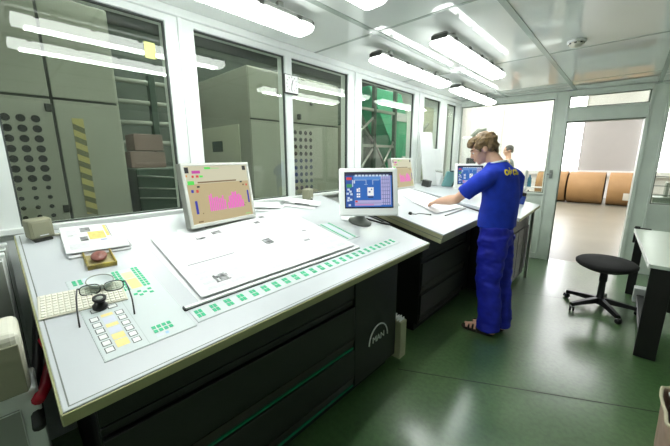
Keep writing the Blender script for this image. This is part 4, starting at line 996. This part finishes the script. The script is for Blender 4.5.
# ------------------------------------------------------------------ storeroom contents
def paper_roll(x0, x1, y, r, label):
    t = thing('paper_roll', label, 'paper roll', T((x0+x1)/2, y, 0), 'paper rolls in the storeroom')
    w = (x1-x0)/2; X = T(0, 0, r) @ RY(90)
    MB().lathe([(0.0, -w), (r-0.01, -w), (r, -w+0.01), (r, w-0.01), (r-0.01, w), (0.0, w)], 'kraft', X, 48).build('wrapping', t)
    for s in (-1, 1):
        g = MB(); g.lathe([(0.05, s*(w+0.001)), (r*0.93, s*(w+0.001))], 'kraft_end', X, 40)
        g.lathe([(0.0, s*(w+0.003)), (0.052, s*(w+0.001))], 'hole', X, 20); g.build('roll_end', t)
    return t
paper_roll(-2.45, -1.545, 13.95, 0.53, 'brown paper roll cut off by the door frame, left end of the row')
paper_roll(-1.49, -0.52, 13.9, 0.53, 'brown paper roll in the middle of the doorway')
t = paper_roll(-0.42, 0.62, 13.9, 0.53, 'brown paper roll with a white label seen at the right of the doorway')
g = MB()
X = RX(0)
g.faces([(0.0+dx, -0.53*math.cos(a)-0.004, 0.53+0.53*math.sin(a)) for dx in (-0.12, 0.22) for a in [R(-38+7*k) for k in range(5)]], [(k, k+1, 5+k+1, 5+k) for k in range(4)], 'label_paper')
g.build('label', t)
t = thing('storage_rack', 'low white rack of blue bottles beyond the far window', 'rack', T(-1.50, 7.3, 0))
for x in (-0.32, 0.0, 0.32): MB().box(x-0.012, x+0.012, -0.1, 0.1, 0, 1.32, 'paper_white', 0.002).build('post', t)
for z in (0.68, 0.98, 1.30):
    MB().box(-0.33, 0.33, -0.11, 0.11, z-0.012, z, 'paper_white', 0.002).build('shelf', t)
b0 = None
k = 0
for z in (0.68, 0.98):
    for x in (-0.26, -0.17, -0.08, 0.07):
        g = MB(); g.lathe([(0, 0), (0.036, 0), (0.036, 0.16), (0.015, 0.20), (0.015, 0.23), (0, 0.23)], 'blue_glass' if (k % 3) else 'key_dark', None, 16)
        tag(g.build('bottle', X=T(-1.50+x, 7.28, z)), 'bottle on the white rack beyond the far window', 'bottle', 'bottles on the white rack'); k += 1
t = thing('machine_cabinet', 'pale grey cabinet with a dark monitor seen beyond the far window', 'cabinet', T(-2.9, 8.1, 0))
MB().box(-0.2, 0.2, -0.25, 0.25, 0, 1.32, 'monitor_silver', 0.01).build('body', t)
MB().box(-0.18, 0.05, -0.2, 0.2, 1.32, 2.05, 'paper_white', 0.02).build('upper_box', t)
g = MB(); g.box(-0.02, 0.2, -0.27, -0.255, 1.32, 1.55, 'key_dark', 0.004); g.build('screen', t)
g = MB(); g.tube([(0.0, -0.1, 2.05), (0.15, -0.1, 2.2), (0.32, -0.1, 2.2)], 0.05, 'slatgrey', 8); g.build('duct', t)
# items behind the gridded window on the right
t = thing('dark_machine', 'dark machine top standing behind the gridded window on the right', 'machine', T(0.62, 6.55, 1.0))
MB().box(-0.2, 0.25, -0.14, 0.14, 0, 0.20, 'slatgrey', 0.01).build('body', t)
g = MB(); g.ell((0, 0, 0.29), (0.09, 0.09, 0.12), 'key_dark'); g.ell((-0.07, 0, 0.25), (0.07, 0.07, 0.07), 'lamp_clip'); g.build('motor', t)
for (x, y, h, lb) in ((0.50, 6.32, 0.13, 'small white carton on the sill behind the gridded window, nearer the door'), (0.66, 6.34, 0.09, 'low white carton on the sill behind the gridded window')):
    tag(MB().box(-0.05, 0.05, -0.04, 0.04, 0, h, 'paper_white', 0.004).build('carton', X=T(x, y, 1.0)), lb, 'box')
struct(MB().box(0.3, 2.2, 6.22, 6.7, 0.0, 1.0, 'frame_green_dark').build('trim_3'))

# ------------------------------------------------------------------ people
from mathutils.bvhtree import BVHTree
def cap(p0, p1, ra, rb): return ('cap', Vector(p0), Vector(p1), ra, rb)
def elp(c, r, X=None): return ('ell', c, r, X)
def loft(rings): return ('loft', rings, 0.0)
def loftr(deg, rings): return ('loft', rings, R(deg))
def blob(name, prims, voxel, m, it=4, parent=None, X=None, disp=None, base=None):
    g = MB()
    for p in prims:
        if p[0] == 'cap':
            _, a, b, ra, rb = p; d = b-a; L = d.length; q = d.to_track_quat('Z', 'Y').to_matrix().to_4x4(); Y = Matrix.Translation(a) @ q
            prof = [(0.0, -ra)] + [(ra*math.sin(PI/2*k/4), -ra*math.cos(PI/2*k/4)) for k in range(1, 5)] + [(rb*math.cos(PI/2*k/4), L+rb*math.sin(PI/2*k/4)) for k in range(0, 4)] + [(0.0, L+rb)]
            Z = p[5] if len(p) > 5 else None
            g.lathe(prof, m, Y, 16)
        elif p[0] == 'ell': g.ell(p[1], p[2], m, p[3], 20, 14)
        elif p[0] == 'loft':
            rings = p[1]; n = 28; vs = []; fs = []
            for (cx, cy, cz, rx, ry) in rings:
                c_, s_ = math.cos(p[2]), math.sin(p[2])
                for k in range(n): a = 2*PI*k/n; u_, v_ = rx*math.cos(a), ry*math.sin(a); vs.append((cx+u_*c_-v_*s_, cy+u_*s_+v_*c_, cz))
            for j in range(len(rings)-1):
                for k in range(n): fs.append((j*n+k, j*n+(k+1) % n, (j+1)*n+(k+1) % n, (j+1)*n+k))
            fs.append(tuple(reversed(range(n)))); fs.append(tuple(range((len(rings)-1)*n, len(rings)*n)))
            g.faces(vs, fs, m)
        elif p[0] == 'cone':
            _, a, b, ra, rb = p; d = Vector(b)-Vector(a); q = d.to_track_quat('Z', 'Y').to_matrix().to_4x4()
            g.lathe([(0.0, 0.0), (ra, 0.0), (rb, d.length), (0.0, d.length)], m, Matrix.Translation(Vector(a)) @ q, 24)
    bmesh.ops.remove_doubles(g.bm, verts=g.bm.verts, dist=1e-6)
    bmesh.ops.recalc_face_normals(g.bm, faces=g.bm.faces)
    me = bpy.data.meshes.new('tmp'); g.bm.to_mesh(me); g.bm.free()
    o = bpy.data.objects.new('tmp', me); COL.objects.link(o)
    rm = o.modifiers.new('r', 'REMESH'); rm.mode = 'VOXEL'; rm.voxel_size = voxel; rm.adaptivity = 0
    dg = bpy.context.evaluated_depsgraph_get(); dg.update()
    em = bpy.data.meshes.new_from_object(o.evaluated_get(dg))
    bpy.data.objects.remove(o); bpy.data.meshes.remove(me)
    bm = bmesh.new(); bm.from_mesh(em); bpy.data.meshes.remove(em)
    for _ in range(it): bmesh.ops.smooth_vert(bm, verts=bm.verts, factor=0.5, use_axis_x=True, use_axis_y=True, use_axis_z=True)
    if disp:
        bm.normal_update()
        for v in bm.verts: v.co += v.normal * disp(v.co)
    for f in bm.faces: f.smooth = True; f.material_index = 0
    mb_ = MB(); mb_.bm.free(); mb_.bm = bm; mb_.mi(m)
    return mb_.build(name, parent, X)

def finger(root, d1, d2, d3, l, r):
    root = Vector(root); a = root + Vector(d1).normalized()*l*0.45; b = a + Vector(d2).normalized()*l*0.32; c = b + Vector(d3).normalized()*l*0.23
    return [cap(root, a, r, r*0.95), cap(a, b, r*0.95, r*0.88), cap(b, c, r*0.88, r*0.72)]
def hand(wrist, fwd, up, side, l=0.185):
    # fwd towards the fingertips, up away from the palm, side towards the thumb
    w = Vector(wrist); f = Vector(fwd).normalized(); u = Vector(up).normalized(); s = (Vector(side) - f*Vector(side).dot(f)).normalized(); u = (u - f*u.dot(f) - s*u.dot(s)).normalized()
    P = []
    for k, o in enumerate((0.030, 0.011, -0.010, -0.029)):
        P.append(cap(w + f*0.015 + s*o*0.6, w + f*0.088 + s*o + u*0.004, 0.0155, 0.0125))
        ln = (0.076, 0.084, 0.078, 0.062)[k]
        P += finger(w + f*0.088 + s*o + u*0.004, f - u*(0.15+0.05*k) + s*(0.10-0.06*k), f - u*0.75, f - u*1.1, ln, (0.0092, 0.0095, 0.009, 0.008)[k])
    P.append(cap(w + f*0.022 + s*0.022, w + f*0.055 + s*0.046 - u*0.010, 0.0165, 0.0125))
    P += [cap(w + f*0.055 + s*0.046 - u*0.010, w + f*0.085 + s*0.058 - u*0.02, 0.0115, 0.0102), cap(w + f*0.085 + s*0.058 - u*0.02, w + f*0.108 + s*0.055 - u*0.030, 0.0102, 0.0085)]
    return P
def head_prims(H):
    e = lambda c, r: elp(c, r, H)
    v = lambda *c: H @ Vector(c)
    P = [e((-0.012, 0, 0.032), (0.097, 0.075, 0.090)), e((0.028, 0, -0.030), (0.067, 0.060, 0.082)), e((0.040, 0, -0.082), (0.046, 0.044, 0.032)), e((0.060, 0, -0.098), (0.026, 0.026, 0.017)),
         e((0.074, 0, 0.022), (0.022, 0.052, 0.014)), e((0.050, 0.040, -0.022), (0.036, 0.022, 0.022)), e((0.050, -0.040, -0.022), (0.036, 0.022, 0.022)), e((0.082, 0, -0.062), (0.018, 0.026, 0.016)),
         cap(v(0.088, 0, 0.012), v(0.106, 0, -0.026), 0.009, 0.011), cap(v(0.106, 0, -0.026), v(0.096, 0, -0.034), 0.012, 0.012), cap(v(0.092, 0.011, -0.033), v(0.092, -0.011, -0.033), 0.009, 0.009)]
    for s in (-1, 1): P += [e((-0.010, s*0.076, -0.006), (0.020, 0.010, 0.031)), e((0.0, s*0.074, -0.026), (0.010, 0.009, 0.014))]
    return P
def face_parts(parent, H, W, hairm):
    for s in (-1, 1):
        g = MB(); g.ell((0.083, s*0.030, 0.000), (0.009, 0.012, 0.0055), 'eye_white', W @ H); g.ell((0.0885, s*0.031, -0.001), (0.005, 0.006, 0.005), 'eye_dark', W @ H, 12, 8); g.build('eye', parent)
        g = MB(); g.tube([W @ H @ Vector(p) for p in ((0.094, s*0.012, 0.022), (0.093, s*0.030, 0.028), (0.078, s*0.050, 0.022))], 0.004, hairm, 6); g.build('eyebrow', parent)
    g = MB(); g.ell((0.0975, 0, -0.060), (0.006, 0.022, 0.0045), 'lips', W @ H); g.ell((0.0955, 0, -0.068), (0.006, 0.018, 0.0050), 'lips', W @ H); g.build('lips', parent)

# the printer in blue
man = thing('person', 'person in blue t-shirt and blue trousers leaning over the second desk, hand on paper', 'person', T(-0.76, 2.88, 0))
W = man.matrix_world.inverted()
H = T(-0.935, 2.865, 1.625) @ RZ(202) @ RY(26)
sl, el, wl_, hl = Vector((-0.855, 2.70, 1.385)), Vector((-1.075, 2.722, 1.195)), Vector((-1.31, 2.87, 1.140)), (-0.42, 0.24, -0.13)
sr, er, wr = Vector((-0.73, 3.05, 1.385)), Vector((-0.73, 3.16, 1.12)), Vector((-0.80, 3.14, 0.88))
P = head_prims(H)
P += [cap(H @ Vector((-0.03, 0, -0.06)), (-0.80, 2.875, 1.475), 0.056, 0.062), cap((-0.805, 2.875, 1.475), (-0.78, 2.88, 1.40), 0.062, 0.085),
      cap((-0.83, 2.79, 1.41), sl, 0.06, 0.055), cap((-0.77, 2.96, 1.41), sr, 0.06, 0.055),
      cap((-0.785, 2.826, 1.30), (-0.785, 2.836, 1.02), 0.084, 0.074), cap((-0.737, 2.934, 1.30), (-0.757, 2.924, 1.02), 0.084, 0.074), cap((-0.78, 2.84, 0.96), (-0.765, 2.92, 0.96), 0.074, 0.074),
      cap(sl, el, 0.048, 0.038), cap(el, el.lerp(wl_, 0.35), 0.042, 0.045), cap(el.lerp(wl_, 0.35), wl_, 0.045, 0.029),
      cap(sr, er, 0.048, 0.038), cap(er, er.lerp(wr, 0.35), 0.039, 0.040), cap(er.lerp(wr, 0.35), wr, 0.040, 0.025)]
P += hand(wl_, hl, (0.1, 0.1, 1), (0.55, 0.8, 0.1) if False else (-0.3, 0.6, 0.0))
P += hand(wr, (-0.10, -0.02, -0.30), (0.1, 1, 0), (-1, 0, 0))
legs = (((-0.755, 2.80, 0.93), (-0.785, 2.795, 0.50), (-0.735, 2.79, 0.085)), ((-0.74, 2.955, 0.93), (-0.735, 2.95, 0.50), (-0.69, 2.945, 0.085)))
for h, k, a in legs:
    P += [cap((h[0]-0.015, h[1], h[2]-0.02), k, 0.074, 0.054), cap(k, Vector(k).lerp(Vector(a), 0.35), 0.054, 0.054), cap(Vector(k).lerp(Vector(a), 0.35), a, 0.054, 0.038)]
    ax, ay, az = a
    P += [cap((ax+0.035, ay, 0.042), (ax-0.03, ay, 0.075), 0.034, 0.040), cap((ax-0.03, ay, 0.07), (ax-0.15, ay-0.004, 0.042), 0.038, 0.024), cap((ax-0.10, ay+0.022, 0.036), (ax-0.17, ay+0.024, 0.032), 0.022, 0.016), cap((ax-0.10, ay-0.02, 0.036), (ax-0.165, ay-0.026, 0.030), 0.022, 0.014)]
    for q in range(5):
        o = -0.036 + 0.018*q if ay < 2.9 else 0.036 - 0.018*q
        big = (q == 4)
        P.append(cap((ax-0.155, ay+o, 0.030), (ax-0.205+(0.0 if big else 0.007*(4-q)), ay+o, 0.024), 0.0105 if big else 0.008, 0.0115 if big else 0.0075))
blob('body', P, 0.0055, 'skin', 3, man, W)
face_parts(man, H, W, 'hair')
hs = lambda c, r: elp(c, r, H)
HP = [hs((-0.028, 0, 0.052), (0.103, 0.084, 0.084)), hs((0.048, 0, 0.088), (0.052, 0.064, 0.034)), hs((0.078, 0.014, 0.066), (0.022, 0.048, 0.022)), hs((-0.085, 0, -0.005), (0.034, 0.066, 0.060)), hs((-0.08, 0, -0.055), (0.024, 0.05, 0.03)),
      hs((0.0, 0.074, 0.040), (0.062, 0.016, 0.036)), hs((0.0, -0.074, 0.040), (0.062, 0.016, 0.036)), hs((-0.05, 0.066, 0.0), (0.035, 0.018, 0.05)), hs((-0.05, -0.066, 0.0), (0.035, 0.018, 0.05)), hs((0.03, 0.076, 0.015), (0.012, 0.008, 0.03)), hs((0.03, -0.076, 0.015), (0.012, 0.008, 0.03))]
Hi = H.inverted()
def hair_disp(c):
    q = Hi @ c
    return 0.012*noise.noise(Vector((q.x*16, q.y*40, q.z*30))) + 0.006*noise.noise(Vector((q.x*40, q.y*90, q.z*60)))
blob('hair', HP, 0.005, 'hair', 2, man, W, hair_disp)
# t-shirt
def fold(amp, sx, sy, sz): return lambda c: amp*noise.noise(Vector((c.x*sx, c.y*sy, c.z*sz))) + amp*0.4*noise.noise(Vector((c.x*sx*2.3+5, c.y*sy*2.3, c.z*sz*2.3)))
S = [loftr(-24, [(-0.77, 2.88, 0.965, 0.132, 0.176), (-0.768, 2.88, 1.05, 0.128, 0.170), (-0.762, 2.88, 1.18, 0.124, 0.168), (-0.768, 2.88, 1.30, 0.124, 0.178), (-0.782, 2.88, 1.38, 0.116, 0.188), (-0.785, 2.88, 1.44, 0.105, 0.165), (-0.805, 2.88, 1.49, 0.085, 0.105), (-0.815, 2.88, 1.515, 0.074, 0.082)]),
     cap((-0.825, 2.80, 1.41), sl + Vector((0.015, 0.0, -0.005)), 0.082, 0.074), cap((-0.765, 2.96, 1.41), sr + Vector((0.015, 0, -0.005)), 0.082, 0.074),
     ('cone', sl + Vector((0.02, 0.005, 0.01)), sl.lerp(el, 0.70), 0.078, 0.073), ('cone', sr + Vector((0.02, -0.005, 0.01)), sr.lerp(er, 0.66), 0.078, 0.074)]
shirt = blob('t_shirt', S, 0.009, 'shirt', 3, man, W, fold(0.011, 7, 9, 4.5))
g = MB(); n = 28
g.tube([W @ Vector((-0.82+0.074*math.cos(2*PI*k/n), 2.878+0.082*math.sin(2*PI*k/n), 1.51+0.018*math.cos(2*PI*k/n))) for k in range(n+1)], 0.008, 'trim_white', 8); g.build('neck_binding', man)
# yellow print wrapped on the back of the shirt
bv = BVHTree.FromPolygons([tuple(v.co) for v in shirt.data.vertices], [tuple(p.vertices) for p in shirt.data.polygons])
g = MB()
cu = bpy.data.curves.new('lettering', 'FONT'); cu.body = 'офсет'; cu.size = 0.066; cu.align_x = 'CENTER'; cu.offset = 0.003
o = bpy.data.objects.new('lettering', cu); COL.objects.link(o)
dg = bpy.context.evaluated_depsgraph_get(); me = bpy.data.meshes.new_from_object(o.evaluated_get(dg)); bpy.data.objects.remove(o)
tb = bmesh.new(); tb.from_mesh(me); bmesh.ops.triangulate(tb, faces=tb.faces)
for _ in range(2):
    bmesh.ops.subdivide_edges(tb, edges=[e for e in tb.edges if e.calc_length() > 0.012], cuts=1)
    bmesh.ops.triangulate(tb, faces=tb.faces)
vs = []
for v in tb.verts:
    dr_ = Vector((-math.cos(R(-24)), -math.sin(R(-24)), 0)); sd_ = Vector((-dr_.y, dr_.x, 0))
    p = Vector((-0.76, 2.88, 1.415)) - dr_*0.5 - sd_*(v.co.x + 0.012) + Vector((0, 0, v.co.y*1.1))
    hit, nrm, _, _ = bv.ray_cast(p, dr_)
    vs.append(tuple((hit + nrm*0.003) if hit else p))
g.faces(vs, [tuple(v.index for v in f.verts) for f in tb.faces], 'shirt_text'); tb.free()
g.build('print', shirt)
# trousers
Tr = [loft([(-0.77, 2.88, 0.985, 0.124, 0.164), (-0.77, 2.88, 0.90, 0.130, 0.172), (-0.77, 2.88, 0.82, 0.130, 0.170)])]
for (h, k, a), dx in zip(legs, (0.0, 0.0)):
    ay = a[1]
    Tr.append(loft([(h[0]-0.010, h[1], 0.90, 0.120, 0.092), (h[0]-0.012, h[1], 0.75, 0.117, 0.092), ((h[0]+k[0])/2, k[1], 0.62, 0.108, 0.088), (k[0]+0.01, k[1], 0.48, 0.100, 0.084), ((k[0]+a[0])/2+0.015, ay, 0.30, 0.096, 0.082), (a[0]+0.005, ay, 0.14, 0.096, 0.082), (a[0]+0.0, ay, 0.045, 0.100, 0.084)]))
blob('trousers', Tr, 0.010, 'trousers', 3, man, W, fold(0.013, 9, 9, 15))
for h, k, a in legs:
    ax, ay, az = a
    sn = thing('sandal', 'x', 'shoe') if False else None
    g = MB(); g.prism([(ax+0.05*math.cos(t_)+0.0 if t_ < 0 else ax+0.05*math.cos(t_), ay+0.036*math.sin(t_)) for t_ in [R(-90+18*q) for q in range(11)]] + [(ax-0.12, ay+0.047), (ax-0.19, ay+0.045), (ax-0.225, ay+0.02), (ax-0.225, ay-0.02), (ax-0.19, ay-0.045), (ax-0.12, ay-0.045)], 0.0, 0.020, 'leather', W, 0.003)
    sole = g.build('sandal', man)
    for xx in (-0.075, -0.11, -0.145):
        g = MB(); hh = 0.078 + (xx+0.075)*0.42
        g.tube([W @ Vector((ax+xx, ay-0.052, 0.012)), W @ Vector((ax+xx-0.004, ay-0.046, hh*0.7)), W @ Vector((ax+xx-0.006, ay-0.015, hh)), W @ Vector((ax+xx-0.006, ay+0.015, hh)), W @ Vector((ax+xx-0.004, ay+0.046, hh*0.7)), W @ Vector((ax+xx, ay+0.052, 0.012))], 0.009, 'leather', 6); g.build('strap', sole)

# the distant person beyond the far window
far = thing('person', 'distant dark haired person in grey beyond the far window', 'person', T(-2.17, 8.5, 0))
W = far.matrix_world.inverted(); bx_, by_ = -2.17, 8.5
H = T(bx_-0.02, by_, 1.72) @ RZ(200) @ RY(8)
P = head_prims(H) + [cap((bx_, by_, 1.64), (bx_, by_, 1.50), 0.055, 0.065), cap((bx_, by_-0.12, 1.44), (bx_, by_+0.12, 1.44), 0.085, 0.085), cap((bx_, by_-0.06, 1.35), (bx_, by_-0.06, 1.02), 0.12, 0.115), cap((bx_, by_+0.06, 1.35), (bx_, by_+0.06, 1.02), 0.12, 0.115)]
for s in (-1, 1):
    a = Vector((bx_-0.10, by_+s*0.25, 1.15)); b = Vector((bx_-0.32, by_+s*0.2, 1.08))
    P += [cap((bx_, by_+s*0.19, 1.43), a, 0.048, 0.038), cap(a, b, 0.038, 0.026)] + hand(b, (-1, -0.1*s, -0.1), (0, 0, 1), (0, -s, 0))
    P += [cap((bx_, by_+s*0.09, 0.95), (bx_-0.02, by_+s*0.1, 0.52), 0.088, 0.058), cap((bx_-0.02, by_+s*0.1, 0.52), (bx_+0.01, by_+s*0.1, 0.08), 0.056, 0.04), cap((bx_+0.02, by_+s*0.1, 0.045), (bx_-0.2, by_+s*0.1, 0.03), 0.04, 0.028)]
blob('body', P, 0.008, 'skin', 3, far, W)
face_parts(far, H, W, 'hair_dark')
hs = lambda c, r: elp(c, r, H)
blob('hair', [hs((-0.025, 0, 0.05), (0.098, 0.081, 0.078)), hs((-0.08, 0, -0.01), (0.032, 0.064, 0.055)), hs((0, 0.073, 0.03), (0.055, 0.013, 0.035)), hs((0, -0.073, 0.03), (0.055, 0.013, 0.035))], 0.007, 'hair_dark', 2, far, W)
blob('shirt', [loft([(bx_, by_, 0.95, 0.14, 0.19), (bx_, by_, 1.15, 0.135, 0.185), (bx_, by_, 1.35, 0.135, 0.205), (bx_, by_, 1.47, 0.11, 0.19), (bx_, by_, 1.52, 0.075, 0.10)])] + [cap((bx_, by_+s*0.17, 1.43), (bx_-0.09, by_+s*0.24, 1.18), 0.072, 0.06) for s in (-1, 1)], 0.012, 'grey_shirt', 3, far, W)
blob('trousers', [loft([(bx_, by_, 0.97, 0.132, 0.18), (bx_, by_, 0.85, 0.135, 0.18)])] + [loft([(bx_, by_+s*0.09, 0.9, 0.125, 0.095), (bx_-0.01, by_+s*0.1, 0.5, 0.095, 0.085), (bx_+0.01, by_+s*0.1, 0.06, 0.09, 0.08)]) for s in (-1, 1)], 0.012, 'teal', 3, far, W)

# ------------------------------------------------------------------ world and view
w = bpy.data.worlds.new('world'); scn.world = w; w.use_nodes = True
bg = w.node_tree.nodes['Background']; bg.inputs['Color'].default_value = (0.9, 0.95, 1.0, 1); bg.inputs['Strength'].default_value = 0.4
scn.view_settings.view_transform = 'Standard'; scn.view_settings.look = 'None'; scn.view_settings.gamma = 1.0; scn.view_settings.exposure = EXPO
scn.view_settings.use_curve_mapping = False
